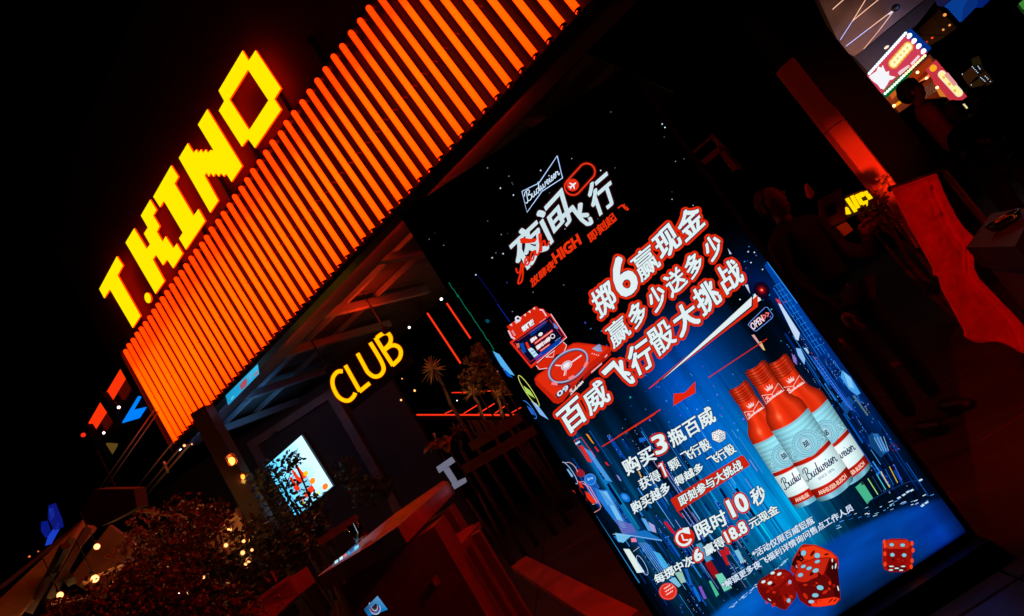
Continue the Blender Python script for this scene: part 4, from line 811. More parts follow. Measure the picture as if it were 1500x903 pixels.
# ---- dice
a = Art(); D_ = crop(1040, 700, 3.947); rd = random.Random(9)
def die(facets, pips, lay):
    for k, (pts, c) in enumerate(facets):
        P_ = D_(pts); a.poly(P_, c, lay + k * .05)
        cx_, cy_ = np.mean([p[0] for p in P_]), np.mean([p[1] for p in P_]); sx = max(p[0] for p in P_) - min(p[0] for p in P_); sy = max(p[1] for p in P_) - min(p[1] for p in P_)
        for _ in range(6):
            w0 = rd.uniform(.02, .09); a.ell((cx_ + rd.uniform(-.33, .33) * sx, cy_ + rd.uniform(-.33, .33) * sy), sx * w0 + .5, sy * w0 * .7 + .4, rd.uniform(-60, 60), rd.choice([(90, 6, 2), (216, 40, 14), (50, 2, 2), (170, 20, 8), (200, 34, 12)]), lay + k * .05 + .02, n=12)
    for x, y, r1, r2, an, c in pips: a.ell(D_([(x, y)])[0], r1 / 3.947 + .5, r2 / 3.947 + .5, an, (70, 6, 4), lay + .5, n=16); a.ell(D_([(x, y)])[0], r1 / 3.947, r2 / 3.947, an, c, lay + .6, n=16)
PB = (130, 196, 220); PW = (214, 236, 236)
die([([(520, 400), (540, 384), (610, 388), (700, 425), (740, 460), (745, 500), (730, 560), (560, 560), (490, 560), (465, 540), (480, 470)], (170, 22, 8)), ([(525, 405), (600, 392), (700, 432), (735, 465), (640, 470), (560, 480), (500, 500)], (236, 56, 16)), ([(470, 500), (520, 420), (545, 470), (500, 530)], (50, 4, 4))],
    [(541, 436, 15, 17, 20, PB), (620, 450, 17, 15, 0, PB), (508, 512, 12, 11, 0, PB)], 8)
die([([(270, 620), (290, 590), (385, 528), (440, 530), (475, 555), (490, 600), (500, 690), (440, 765), (410, 760), (310, 705), (280, 660)], (120, 10, 6)), ([(285, 612), (390, 535), (465, 555), (400, 625), (360, 640)], (150, 16, 8)), ([(285, 628), (390, 660), (440, 755), (410, 755), (300, 690)], (104, 8, 6)), ([(400, 640), (480, 580), (495, 690), (445, 758)], (132, 12, 6))],
    [(362, 551, 13, 8, -20, PW), (401, 557, 14, 8, -30, PW), (309, 602, 13, 8, -25, PW), (346, 609, 14, 9, -25, PW), (462, 604, 10, 13, 0, (170, 160, 210)), (455, 710, 11, 13, 20, PB), (344, 706, 12, 3, 40, PW)], 9)
die([([(480, 570), (520, 500), (600, 466), (690, 460), (730, 480), (742, 560), (752, 640), (755, 705), (725, 735), (640, 748), (570, 745), (520, 710), (490, 640)], (120, 8, 6)), ([(490, 560), (525, 502), (600, 470), (690, 465), (655, 560), (540, 605), (500, 596)], (196, 34, 16)), ([(505, 612), (550, 604), (660, 562), (700, 600), (722, 690), (600, 705), (540, 700)], (96, 8, 8)), ([(690, 480), (735, 490), (748, 600), (750, 690), (722, 690), (700, 590), (668, 556)], (60, 4, 4)), ([(575, 712), (720, 690), (750, 700), (725, 732), (640, 746), (590, 744)], (250, 52, 16))],
    [(621, 485, 16, 9, -20, PB), (540, 513, 15, 9, -20, PB), (573, 524, 16, 10, -20, PB), (523, 563, 16, 11, -20, PB), (611, 537, 19, 12, -20, PB), (637, 636, 20, 14, 10, PB), (609, 680, 19, 12, 0, PB), (586, 717, 17, 10, 0, (170, 190, 220)), (707, 478, 4, 11, 0, PW), (727, 510, 4, 17, 10, PW), (708, 518, 3, 11, 0, PW), (741, 640, 4, 16, -15, PW)], 10)
art_part('dice_picture', a, face); a = Art()
die([([(998, 385), (1015, 360), (1050, 353), (1130, 353), (1162, 372), (1170, 400), (1168, 510), (1150, 535), (1120, 545), (1040, 545), (1008, 530), (998, 500)], (150, 14, 6)), ([(1005, 385), (1030, 360), (1140, 360), (1160, 390), (1120, 410), (1030, 412)], (200, 40, 16)), ([(1030, 412), (1125, 410), (1135, 480), (1120, 505), (1035, 505), (1022, 480)], (130, 8, 6)), ([(1022, 510), (1130, 508), (1140, 535), (1040, 542)], (80, 6, 4))],
    [(1051, 388, 13, 10, 0, PB), (1114, 390, 14, 10, 0, PB), (1055, 446, 13, 11, 0, PB), (1123, 448, 13, 11, 0, PB), (1049, 513, 14, 4, 0, PW), (1117, 513, 13, 4, 0, PW), (1080, 524, 13, 4, 0, PW), (1046, 534, 13, 4, 0, PW), (1105, 535, 12, 4, 0, PW)], 8)
for x_, y_ in ((1000, 372), (1004, 395), (1160, 380), (1166, 420), (1160, 480), (1003, 440), (1004, 500), (1155, 515)): a.ell(D_([(x_ + 8, y_)])[0], 2.4, 3.6, 0, (242, 66, 22), 8.35, n=12)
art_part('dice_picture', a, face)

# ================================================================== TERRACE ON THE LEFT
def globe_mat(name, core, rim, st):
    m = emit(name, core, st); nt = m.node_tree; e = [n for n in nt.nodes if n.type == 'EMISSION'][0]
    l = nt.nodes.new('ShaderNodeLayerWeight'); l.inputs[0].default_value = .5; r = nt.nodes.new('ShaderNodeValToRGB'); r.color_ramp.elements[0].color = (*core, 1); r.color_ramp.elements[1].color = (*rim, 1); r.color_ramp.elements[0].position = .25; r.color_ramp.elements[1].position = .75
    nt.links.new(l.outputs['Facing'], r.inputs[0]); nt.links.new(r.outputs[0], e.inputs[0]); return m
WARM = globe_mat('warm_bulb', (1.0, 0.40, 0.12), (.25, .035, .003), 4); WARM2 = globe_mat('soft_warm_bulb', (1.0, 0.42, 0.13), (.3, .05, .006), 2.4)
WHITEB = emit('white_bulb', (1.0, 0.85, 0.75), 4); NEONR = emit('red_neon_strip', (1.0, 0.035, 0.008), 1.0)
BROWNW = mat('brown_wall_paint', (0.07, 0.035, 0.022), 0.7, noise=0.25, nscale=3, bump=0.15)
def bulb(label, x, y, Y, r, m=None, group=None, cord=0.25):
    p = at(x, y, Y); t = thing('light_bulb', label, 'bulb', tuple(p), 0, group)
    r *= .78; part('glass_globe', MB().ball((0, 0, 0), r, 12, 8), m or WARM, t, True, local=True)
    b = MB(); b.tube((0, 0, r * .8), (0, 0, r * 2.1), r * .5, 10); part('socket', b, BLACKP, t, True, local=True)
    if cord: part('cord', MB().tube((0, 0, r * 2.1), (0, 0, r * 2.1 + cord), .004, 6), BLACKM, t, True, local=True)
    if (m or WARM) is WARM:                                # the bulb's own light
        l = bpy.data.lights.new('bulb_light', 'POINT'); l.energy = 2.2; l.color = (1, .42, .12); l.shadow_soft_size = .02; lo = bpy.data.objects.new('bulb_light', l); COL.objects.link(lo); lo.location = Vector(p) - Vector((0, .02, r * 1.6 + .02))
    return t
bulb('round warm bulb just under the dark red shade, highest of the three at lower left', 142, 801, 4.6, .030)
bulb('round warm bulb over the middle plank of the lower left awning', 139, 848, 4.3, .036)
bulb('round warm bulb nearest the bottom left corner, lowest of the three', 88, 872, 4.1, .028)
bulb('warm bulb beside the dark post above the fairy lights', 336, 776, 4.9, .024, WARM)
FL = ['pale fairy light directly left of the small orange lit wall piece', 'warm fairy light in the upper middle of the cluster beside the post', 'warm fairy light at the right of the cluster beside the post', 'largest fairy light of the dense cluster beside the post', 'lowest white fairy light of the dense cluster beside the post', 'rightmost fairy light of the cluster beside the post',
 'topmost fairy light of the cluster beside the post', 'left one of three fairy lights in a row in the reddish bush', 'middle and white one of three fairy lights in a row in the reddish bush', 'right one of three fairy lights in a row in the reddish bush', 'left one of a close pair of fairy lights in the upper bush', 'right one of a close pair of fairy lights in the upper bush', 'pale fairy light low beside the planter box rim', 'fairy light above the upright peg on the planter box', 'lone dim fairy light farthest left in the upper bush']
for i, (x, y, r) in enumerate(((331, 799, .016), (355.5, 810, .018), (366, 816, .014), (364, 821, .02), (360, 827, .014), (369, 806, .012), (357, 793, .013), (240, 868, .012), (262, 868, .01), (276, 869, .013), (298, 846, .012), (303, 842, .012), (365, 888, .012), (393, 868, .01), (247, 830, .008))):
    p = at(x, y, 4.4 + (i % 3) * .1); 
    solo('fairy_light', MB().ball(p, r, 8, 6), WARM2 if i != 8 else WHITEB, FL[i], 'fairy light', 'fairy lights in the lower left bushes', True)
# lanterns under the canopy
def lantern(label, x, y, Y, h, st):
    p = at(x, y, Y); t = thing('candle_lantern', label, 'lantern', tuple(p)); w = h * .38
    part('flame_glow', MB().ball((0, 0, -h * .12), h * .2, 10, 8, sc=(.8, .8, 1.2)), emit('lantern_flame_%d' % st, (1, .33, .05), st), t, True, local=True)
    part('glass_jar', MB().lathe((0, 0, -h / 2), [(w * .6, 0), (w, h * .1), (w, h * .75), (w * .7, h * .9)], 16), mat('amber_glass', (.9, .3, .1), .1, trans=.9), t, True, local=True)
    part('lid', MB().lathe((0, 0, h * .36), [(w * 1.08, 0), (w * 1.1, h * .08), (w * .5, h * .16), (.001, h * .18)], 16), BLACKP, t, True, local=True)
    l = bpy.data.lights.new('flame_light', 'POINT'); l.energy = st * .12; l.color = (1, .38, .1); l.shadow_soft_size = .02; lo = bpy.data.objects.new('flame_light', l); COL.objects.link(lo); lo.location = Vector(p) - Vector((0, .03, h * .6))
    part('hanging_wire', MB().tube((0, 0, h * .5), (0, 0, h * .5 + .45), .004, 6), BLACKM, t, local=True)
lantern('larger amber candle lantern hanging beside the dark post under the canopy', 338.5, 673, 5.0, .10, 16)
lantern('smaller dim amber lantern lower right of the larger lantern', 355, 697, 5.6, .075, 5)

# post under the left end of the fascia
def pillar(name, label, top, bot, Y, w, d, m, cat, z0=0.0, z1=None, cap=True):
    p = at(*bot, Y); q = at(*top, Y); x = (p[0] + q[0]) / 2; z1 = q[2] if z1 is None else z1
    t = thing(name, label, cat, (x, Y, z0))
    b = MB(); b.box((-w / 2, 0, 0), (w / 2, d, z1 - z0)); part('shaft', b, m, t, local=True)
    if cap: b = MB(); b.box((-w / 2 - .02, -.02, 0), (w / 2 + .02, d + .02, .06)); part('foot_plate', b, BLACKP, t, local=True)
    return t
pillar('canopy_post', 'dark square post holding up the left end of the tube fascia', (318, 640), (352, 735), 5.6, .16, .16, mat('dark_brown_post', (.05, .03, .024), .5, noise=.3, nscale=6), 'post', 0, ZB - .06)

# back wall with door frame, slatted underside light catches
b = MB(); a0 = at(215, 700, 8.2); a1 = at(640, 640, 8.2); b.box((-8.6, 8.2, 0), (-1.9, 8.35, 3.0))
bw = thing('back_wall', 'brown plastered wall behind the bright wall screen under the canopy', 'wall', (-5, 8.2, 0)); part('wall_face', b, BROWNW, bw)
for x in (-4.0, -2.75): b = MB(); b.box((x, 8.12, 0), (x + .12, 8.199, 2.75)); part('door_jamb', b, mat('brown_timber', (.3, .14, .08), .5, noise=.3, nscale=7, bump=.2), bw)
b = MB(); b.box((-4.0, 8.12, 2.752), (-2.63, 8.199, 2.86)); part('door_head', b, mat('brown_timber'), bw)
# screen with bottles behind leaves
tv = thing('wall_screen', 'bright white and cyan wall screen with red bottles half hidden by dark leaves', 'screen', tuple(at(437, 700, 6.6)))
tq = [at(389, 684, 6.75), at(441.5, 638, 6.5), at(487.5, 712, 6.4), at(434, 759, 6.65)]
n_ = np.cross(tq[1] - tq[0], tq[3] - tq[0]); n_ /= np.linalg.norm(n_); n_ = n_ * (1 if n_[1] > 0 else -1)
b = MB(); c_ = sum(tq) / 4; b.prism([c_ + (q - c_) * 1.05 + n_ * .012 for q in tq], n_ * .06); part('frame', b, BLACKP, tv)
TVM = print_mat('wall_screen_light', 1.0); 
def tvp(u, v, l=0): return tq[0] * (1 - u) * (1 - v) + tq[1] * u * (1 - v) + tq[2] * u * v + tq[3] * (1 - u) * v - n_ * l * .004
def wc(r, g, b, k=2.2): return tuple(q * k for q in rgb(r, g, b))
b = MB(); N_ = 14
b.add([tvp(i / N_, j / N_) for j in range(N_ + 1) for i in range(N_ + 1)], [(j * (N_ + 1) + i, j * (N_ + 1) + i + 1, (j + 1) * (N_ + 1) + i + 1, (j + 1) * (N_ + 1) + i) for j in range(N_) for i in range(N_)], 0,
      [wc(*(np.array((70, 190, 240)) * (1 - w_) + np.array((190, 232, 252)) * w_), k=1.5) for j in range(N_ + 1) for i in range(N_ + 1) for w_ in [min(1, max(0, (i / N_) * 1.2 - .1 * math.sin(j)))]])
face2 = part('screen_face', b, TVM, tv)
b = MB()
def tpoly(pts, c, l, k=1.3): b.add([tvp(u, v, l) for u, v in pts], [tuple(range(len(pts)))], 0, [wc(*c, k)] * len(pts))
for u0, v0, h in ((.44, .36, .5), (.56, .34, .52), (.32, .42, .44)):
    tpoly([(u0, v0), (u0 + .05, v0), (u0 + .07, v0 + .15), (u0 + .1, v0 + .2), (u0 + .1, v0 + h), (u0 - .03, v0 + h), (u0 - .03, v0 + .2), (u0 - .01, v0 + .15)], (230, 50, 20), 1 + u0)
    tpoly([(u0 - .025, v0 + .26), (u0 + .095, v0 + .26), (u0 + .095, v0 + .42), (u0 - .025, v0 + .42)], (120, 200, 230), 2 + u0)
for c, u, v, r in (((250, 180, 20), .68, .55, .06), ((250, 140, 20), .72, .72, .07), ((60, 160, 60), .55, .28, .05), ((240, 120, 20), .88, .93, .07), ((250, 220, 40), .3, .9, .05), ((210, 240, 120), .7, .93, .04)):
    tpoly([(u + r * math.cos(k * .785), v + r * .7 * math.sin(k * .785)) for k in range(8)], c, 3 + r)
part('screen_picture', b, TVM, face2)
# foliage in front of the screen
def shrub(name, label, clumps, leaf=.05, m=LEAF, cat='shrub', stems=(), seed=1, group=None, n_per=160):
    rr = random.Random(seed); P = [(at(x, y, Y), r * Y / 900) for x, y, Y, r in clumps]; c = sum(p for p, r in P) / len(P)
    t = thing(name, label, cat, (c[0], c[1], 0), 0, group); b = MB()
    for p, r in P: b.leaves(p, (r, r * .8, r), n_per, leaf, 0, rnd=rr)
    part('foliage', b, m, t, stuff=True)
    b = MB()
    for p, r in P:
        k = np.array([c[0] + (p[0] - c[0]) * .2, c[1], 0]); mid = (p + k) / 2 + np.array([rr.uniform(-.1, .1), 0, .1]); b.path([k, mid, p], [.022, .014, .006], 6)
        for _ in range(5): e = p + np.array([rr.uniform(-r, r), rr.uniform(-r, r) * .6, rr.uniform(-r, r)]); b.path([p - np.array([0, 0, r * .5]), e], [.007, .002], 5)
    part('branches', b, STEM, t, True); return t
shrub('leafy_shrub', 'dark leafy shrub standing in front of the left half of the bright wall screen', [(400, 690, 5.9, 20), (412, 705, 5.8, 26), (430, 732, 5.8, 28), (395, 730, 5.7, 30), (462, 735, 5.9, 16), (375, 705, 5.7, 22), (425, 765, 5.7, 30), (430, 672, 6.0, 14), (395, 775, 5.7, 34), (446, 756, 5.8, 22)], .052, seed=4, n_per=78)
shrub('leafy_shrub', 'thick dark shrub between the canopy post and the bar table', [(370, 790, 4.6, 36), (400, 820, 4.5, 34), (430, 800, 4.6, 34), (350, 850, 4.3, 38), (460, 770, 4.9, 26)], .055, seed=5)
shrub('red_lit_bush', 'wide reddish bush with small leaves filling the lower left under the canopy', [(225, 775, 4.5, 40), (270, 760, 4.5, 38), (200, 820, 4.3, 42), (300, 800, 4.4, 40), (255, 820, 4.2, 44), (315, 760, 4.6, 28)], .042, LEAFR, seed=6, n_per=230)
shrub('low_red_hedge', 'low dark red flowering hedge along the bottom left edge of the photo', [(150, 880, 3.4, 44), (215, 885, 3.3, 46), (285, 880, 3.3, 46), (345, 895, 3.2, 40), (95, 898, 3.4, 30), (190, 850, 3.5, 30), (250, 855, 3.4, 34)], .030, LEAFR, seed=8, n_per=260)
b = MB(); rr = random.Random(12)  # red beads imitate lit leaves in the hedge
for _ in range(60): b.ball(at(rr.uniform(130, 420), rr.uniform(848, 902), 3.15), rr.uniform(.006, .012), 6, 4)
solo('red_blossoms', b, mat('red_petals', (.5, .03, .02), .5), 'scattered small red blossoms over the dark hedge at the bottom left', 'flowers').__setitem__('kind', 'stuff')

# awning with planks at the far lower left
aw = thing('wooden_awning', 'sloping brown awning with dark struts lit by three round bulbs at lower left', 'awning', tuple(at(80, 850, 4.4)))
TIM = mat('awning_timber', (.16, .085, .045), .55, noise=.35, nscale=8, bump=.25)
b = MB(); b.prism([at(-30, 908, 4.0), at(122, 764, 5.2), at(140, 778, 5.2), at(20, 915, 4.0)], (0, .03, .02)); part('awning_board', b, TIM, aw)
for (x0, y0, x1, y1, w, Y) in ((119, 857, 169, 833, .045, 4.5), (72, 886, 132, 875, .05, 4.4), (176, 829, 192, 821, .04, 4.5), (199, 747, 276, 758, .03, 4.9), (0, 862, 122, 764, .03, 5.0)):
    b = MB(); b.bar(at(x0, y0, Y), at(x1, y1, Y + .25), w, .03); part('plank', b, TIM, aw)
for x0, y0, x1, y1 in ((105, 790, 40, 900), (128, 775, 70, 880), (60, 870, 96, 800), (90, 840, 104, 852)):
    b = MB(); b.bar(at(x0, y0, 4.6), at(x1, y1, 4.2), .05, .05); part('strut', b, BLACKP, aw)
b = MB(); b.prism([at(100, 850, 5.3), at(160, 770, 5.5), at(200, 800, 5.5), at(150, 880, 5.3)], (0, .04, 0)); part('back_board', b, mat('dull_timber', (.2, .1, .06), .6, noise=.3, nscale=6), aw)
b = MB(); b.prism([at(303, 797, 5.1), at(346, 744, 5.1), at(356, 772, 5.1), at(362, 798, 5.1), at(330, 815, 5.1)], (0, .05, 0)); b2 = MB(); b2.bar(at(310, 789, 5.02), at(347, 752, 5.02), .028, .05)
wl = thing('low_terrace_wall', 'small orange lit wall piece with a rail behind the leaves beside the post', 'wall', tuple(at(335, 775, 5.1))); part('wall_board', b, TIM, wl); part('rail', b2, TIM, wl)
# big dark red shade
hx = [(120.7, 745.4), (138, 717), (196, 716.6), (200.6, 744), (175.5, 758), (149, 771), (125, 769)]
sh_ = thing('red_fabric_shade', 'unlit dark red angular fabric shade hanging at lower left above the bulbs', 'lampshade', tuple(at(160, 745, 4.0)))
b = MB(); q = [at(x, y, 3.9) for x, y in hx]; cq = sum(q) / len(q); q2 = [cq + (p - cq) * .97 + np.array([0, .12, 0]) for p in q]; n = len(q)
b.add(q + q2, [tuple(range(n)), tuple(reversed(range(n, 2 * n)))] + [(i, n + i, n + (i + 1) % n, (i + 1) % n) for i in range(n)]); part('fabric_box', b, mat('dark_red_fabric', (.07, .010, .008), .8, noise=.2, nscale=12, bump=.2), sh_)
b = MB(); b.tube(cq + np.array([0, .15, .1]), cq + np.array([0, .15, .42]), .006, 6); part('cord', b, BLACKM, sh_)
# handrails
hr = thing('handrail', 'thin metal handrails running up to the left corner of the orange fascia', 'railing', tuple(at(240, 690, 6.0)))
BR = mat('brass_rail', (.75, .55, .3), .45, .3)
for (x0, y0, x1, y1, r) in ((135, 731, 227, 599, .008), (140, 735, 232, 603, .006), (199, 716, 253, 648, .008), (203, 729, 263.5, 657, .010), (212, 729, 277, 652, .012)):
    b = MB(); b.tube(at(x0, y0, 6.6), at(x1, y1, 6.0), r, 8); part('rail', b, BR, hr, True)
b = MB(); b.tube(at(240, 676, 6.25), at(246, 693, 6.25), .012, 8); part('rail_bracket', b, BR, hr, True)
bulb('small warm lamp at the top end of the handrail under the fascia corner', 270, 653, 5.9, .018, WARM2, cord=0)
bulb('second small warm lamp right of the handrail end', 281, 651, 5.9, .010, WARM2, cord=0)

# shop front left of the fascia
sf = thing('side_shop_front', 'dark glazed shop front left of the fascia with two red panels and a blue arrow', 'shop front', tuple(at(170, 620, 9)))
Z0 = crop(0, 500, 3.473)
for pts in ([(538, 265), (622, 125), (645, 165), (562, 302)], [(450, 415), (512, 308), (540, 350), (470, 460)]):
    b = MB(); b.prism([at(x, y, 8.6) for x, y in Z0(pts)], (0, .05, 0)); part('red_light_panel', b, emit('red_panel_light', (1, .035, .003), 1.0), sf)
b = MB(); q = [at(x, y, 8.4) for x, y in Z0([(620, 416), (702, 280), (711, 284), (672, 352), (738, 336), (702, 392)])]; b.prism(q, (0, .04, 0)); part('blue_arrow', b, emit('blue_arrow_light', (0.0, .22, 1.0), 1.0), sf)
for p0_, p1_, w in (((612, 90), (715, 275), .07), ((520, 270), (632, 440), .10), ((445, 430), (560, 610), .08), ((700, 270), (890, 520), .05)):
    (x0, y0), (x1, y1) = Z0([p0_, p1_]); b = MB(); b.bar(at(x0, y0, 8.5), at(x1, y1, 8.5), w, .12, up=(0, 1, 0)); part('mullion', b, BLACKM, sf)
GL = mat('dark_window_glass', (.012, .008, .008), .12, spec=.6)
for pts in ([(645, 165), (700, 270), (630, 415), (562, 302)], [(540, 352), (620, 470), (560, 600), (470, 460)]):
    b = MB(); b.prism([at(x, y, 8.75) for x, y in Z0(pts)], (0, .02, 0)); part('pane', b, GL, sf)
b = MB(); b.prism([at(x, y, 8.7) for x, y in Z0([(512, 535), (545, 518), (596, 522), (590, 540), (552, 602)])], (0, .02, 0)); part('lit_blind', b, emit('dim_blind_light', (.1, .055, .008), 1), sf)  # emission stands in for a dimly lit patch
bulb('small white light seen in the upper pane left of the blue arrow', 174, 597, 8.3, .026, WHITEB, cord=0); bulb('small white light seen in the lower pane below the lower red panel', 152, 634.5, 8.3, .022, WHITEB, cord=0)
bulb('red beacon light left of the lower red panel', 122, 637.5, 8.3, .04, emit('red_beacon', (1, .03, .01), .9), cord=0)
# blue far sign
fs = thing('far_blue_screen', 'small distant blue screen low at the left edge of the photo', 'screen', tuple(at(75, 765, 20)))
for pts, c in (([(71, 741), (78, 738), (88, 762), (90, 773), (80, 778), (70, 760)], (12, 20, 110)), ([(60, 765), (66, 764), (71, 778), (66, 788), (60, 778)], (8, 22, 120)), ([(85, 765), (87, 770), (72, 798), (66, 800), (70, 786)], (24, 60, 190)), ([(72, 746), (78, 744), (80, 756), (74, 764)], (70, 60, 190))):
    b = MB(); b.prism([at(x, y, 20) for x, y in pts], (0, .1, 0)); part('light_panel', b, emit('blue_panel_%d' % c[1], rgb(*c), 1), fs)
for x, y, l in ((43, 815.5, 'tiny orange distant light at the left edge below the blue screen'), (56, 808, 'fainter tiny orange distant light beside the first one at the left edge')): bulb(l, x, y, 18, .04 if x < 50 else .028, emit('far_orange', (1, .16, .03), 1), cord=0)

# strip screen under the rail
b = MB(); cz = [atz(x, y, ZB - .062) for x, y in ((330.4, 580), (377.6, 533.6), (379.7, 548), (334.6, 594))]
ss = thing('strip_screen', 'narrow cyan strip screen with a red figure under the bottom rail of the fascia', 'screen', tuple(cz[0]))
def szp(u, v, l=0): p = (cz[0] * (1 - u) + cz[1] * u) * (1 - v) + (cz[3] * (1 - u) + cz[2] * u) * v; return p - np.array([0, 0, l * .003])
b.prism([p + np.array([0, 0, .004]) for p in cz], (0, 0, .02)); part('casing', b, BLACKP, ss)
b = MB(); b.add([szp(0, 0), szp(1, 0), szp(1, 1), szp(0, 1)], [(0, 1, 2, 3)], 0, [wc(30, 150, 200, 1), wc(60, 190, 235, 1), wc(40, 170, 220, 1), wc(30, 160, 210, 1)])
for pts, c in (([(.42, .2), (.62, .1), (.66, .5), (.6, .9), (.44, .8)], (150, 90, 110)), ([(.5, .3), (.6, .25), (.6, .7), (.52, .75)], (200, 60, 50)), ([(.7, .2), (.85, .15), (.8, .6), (.72, .7)], (90, 170, 210)), ([(.86, .6), (.97, .5), (.97, .7), (.88, .8)], (200, 90, 80)), ([(.1, .6), (.2, .55), (.22, .75), (.12, .8)], (80, 200, 235))):
    b.add([szp(u, v, 1) for u, v in pts], [tuple(range(len(pts)))], 0, [wc(*c, 1)] * len(pts))
part('screen_face', b, SCREEN, ss)

# ================================================================== CENTRE BACKGROUND
NQ = Q
for i, (x0, y0, x1, y1, lb) in enumerate(((855, 275, 1024, 530, 'left and longer of the two upright red neon strips right of the CLUB sign'), (953, 224, 1074, 403, 'right and shorter of the two upright red neon strips beside the advertising screen'))):
    p, q = at(*NQ(x0, y0), 7.5), at(*NQ(x1, y1), 7.5); t = thing('neon_strip', lb, 'neon light', tuple(q))
    b = MB(); b.tube(p, q, .012, 10); part('neon_tube', b, NEONR, t, True); b = MB(); b.bar(p + np.array([0, .025, 0]), q + np.array([0, .025, 0]), .03, .02, up=(0, 1, 0)); part('channel', b, BLACKM, t)
pg = thing('neon_pergola', 'low pergola edged with thin horizontal red neon lines behind the small palms', 'pergola', tuple(at(690, 620, 8)))
for k, (x0, y0, x1, y1) in enumerate(((800, 792, 1330, 792), (905, 792, 1330, 796), (980, 679, 1050, 678), (1130, 672, 1250, 668), (945, 785, 990, 765), (1040, 785, 1110, 742), (1115, 785, 1195, 735), (1200, 783, 1262, 738), (1280, 783, 1330, 755))):
    b = MB(); b.tube(at(*NQ(x0, y0), 8.2), at(*NQ(x1, y1), 7.9), .010 if k < 1 else .007, 8); part('neon_line', b, NEONR, pg, True)
b = MB(); b.bar(at(*NQ(800, 805), 8.25), at(*NQ(1330, 808), 7.95), .05, .05); part('front_beam', b, BLACKM, pg)
for x in (1080, 1125, 1160, 1200): b = MB(); b.bar(at(*NQ(x - 20, 800), 8.4), at(*NQ(x + 25, 880), 8.4), .02, .02); part('slat', b, BLACKM, pg)
b = MB(); b.prism([at(*NQ(x, y), 8.8) for x, y in ((1050, 812), (1330, 808), (1180, 905), (1095, 900))], (0, .05, 0)); part('back_panel', b, mat('ochre_wall', (.4, .22, .06), .7, noise=.2, nscale=3), pg)
for i, (x, y, r, lb, mm) in enumerate(((646.5, 438.5, .022, 'small white spotlight at the top of the right neon strip', WHITEB), (599.5, 480, .018, 'small white spotlight above the CLUB sign\'s last letter', WHITEB), (607.5, 572.5, .018, 'small warm lamp right below the CLUB sign, upper of two', WARM2), (587.5, 586.3, .016, 'small warm lamp below the CLUB sign, lower of two', WARM2), (669.5, 587, .008, 'tiny pink light left of the pergola neon', WHITEB), (589, 555, .009, 'faint tiny light under the CLUB sign', WARM2))):
    bulb(lb, x, y, 7.0, r, mm, cord=0)
def spiky(label, x, y, Y, r, n, seed, stem_to=None, m=None, up=.3):
    rr = random.Random(seed); c = at(x, y, Y); t = thing('spiky_plant', label, 'plant', (c[0], c[1], 0)); R_ = r * Y / 900; b = MB()
    for _ in range(n):
        d = np.array([rr.gauss(0, 1), rr.gauss(0, 1), rr.gauss(up, .9)]); d /= np.linalg.norm(d); L_ = R_ * rr.uniform(.55, 1.1); sd = np.cross(d, [rr.gauss(0, 1), rr.gauss(0, 1), 1]); sd /= np.linalg.norm(sd); w = R_ * .035
        b.add([c + sd * w * .6, c - sd * w * .6, c + d * L_ * .5 - sd * w, c + d * L_ * .5 + sd * w, c + d * L_ + np.array([0, 0, -.1 * L_])], [(0, 1, 2, 3), (3, 2, 4)])
    part('leaf_blades', b, m, t, stuff=True)
    e = at(*stem_to, Y) if stem_to else c - np.array([0, 0, .4]); b = MB(); b.path([c, (c + e) / 2 + np.array([R_ * .12, 0, 0]), e, (e[0], e[1], 0)], [.012, .016, .02, .03], 7); part('stem', b, STEM, t, True)
PALM = mat('pale_dry_blade', (.52, .4, .2), .5, noise=.3, nscale=8)  # blade colours carry the light: bright, half and dimly lit plants
spiky('tall spiky plant like a starburst on a thin bent stem right of CLUB', 634, 541, 6.4, 24, 90, 21, (660, 592), PALM)
spiky('low spiky plant sitting on the left end of the pergola neon', 692, 576, 6.4, 18, 44, 22, (706, 610), mat('mid_blade', (.22, .15, .07), .6), .5)
spiky('small spiky plant at the right end of the upper pergola neon', 727, 577, 6.4, 14, 36, 23, (735, 610), mat('mid_blade', (.22, .15, .07), .6), .5)
spiky('dim spiky plant below the pergola line', 671, 632, 6.2, 18, 60, 24, (676, 660), mat('dull_blade', (.2, .13, .06), .6), .5)
# spotlights added to give the plants their warm light
def uplight(label, x, y, Y, aim, power, col, size=.6):
    p = at(x, y, Y); t = thing('garden_spotlight', label, 'spotlight', tuple(p)); b = MB(); b.lathe((0, 0, -.05), [(.022, 0), (.03, .02), (.03, .05)], 14); part('housing', b, BLACKP, t, True, local=True)
    part('lens', MB().lathe((0, 0, -.004), [(.026, 0), (.001, .004)], 14), emit('lens_%s' % label[:6], col, 2), t, local=True)
    l = bpy.data.lights.new('spot', 'SPOT'); l.energy = power; l.color = col; l.spot_size = math.radians(70); l.spot_blend = size; l.shadow_soft_size = .03
    o = bpy.data.objects.new('spot', l); COL.objects.link(o); d = Vector(np.array(at(*aim[:2], aim[2])) - p); o.location = Vector(p) + d.normalized() * .05; o.rotation_euler = d.to_track_quat('-Z', 'Y').to_euler(); return t
uplight('small dark spotlight under the spiky plants aimed up at them', 668, 640, 5.7, (650, 552, 6.4), 9, (1, .5, .16))
uplight('small dark spotlight aimed at the brown lit tree behind the neon strips', 745, 612, 6.0, (690, 545, 7.0), 10, (1, .36, .1))
shrub('small_tree', 'small bushy tree with warm brown lit leaves between neon strips and screen', [(700, 535, 7.2, 22), (720, 555, 7.2, 26), (690, 560, 7.2, 20), (705, 515, 7.2, 14), (738, 565, 7.2, 16)], .07, mat('warm_leaf', (.22, .13, .05), .5, noise=.4, nscale=6), seed=31, n_per=110)
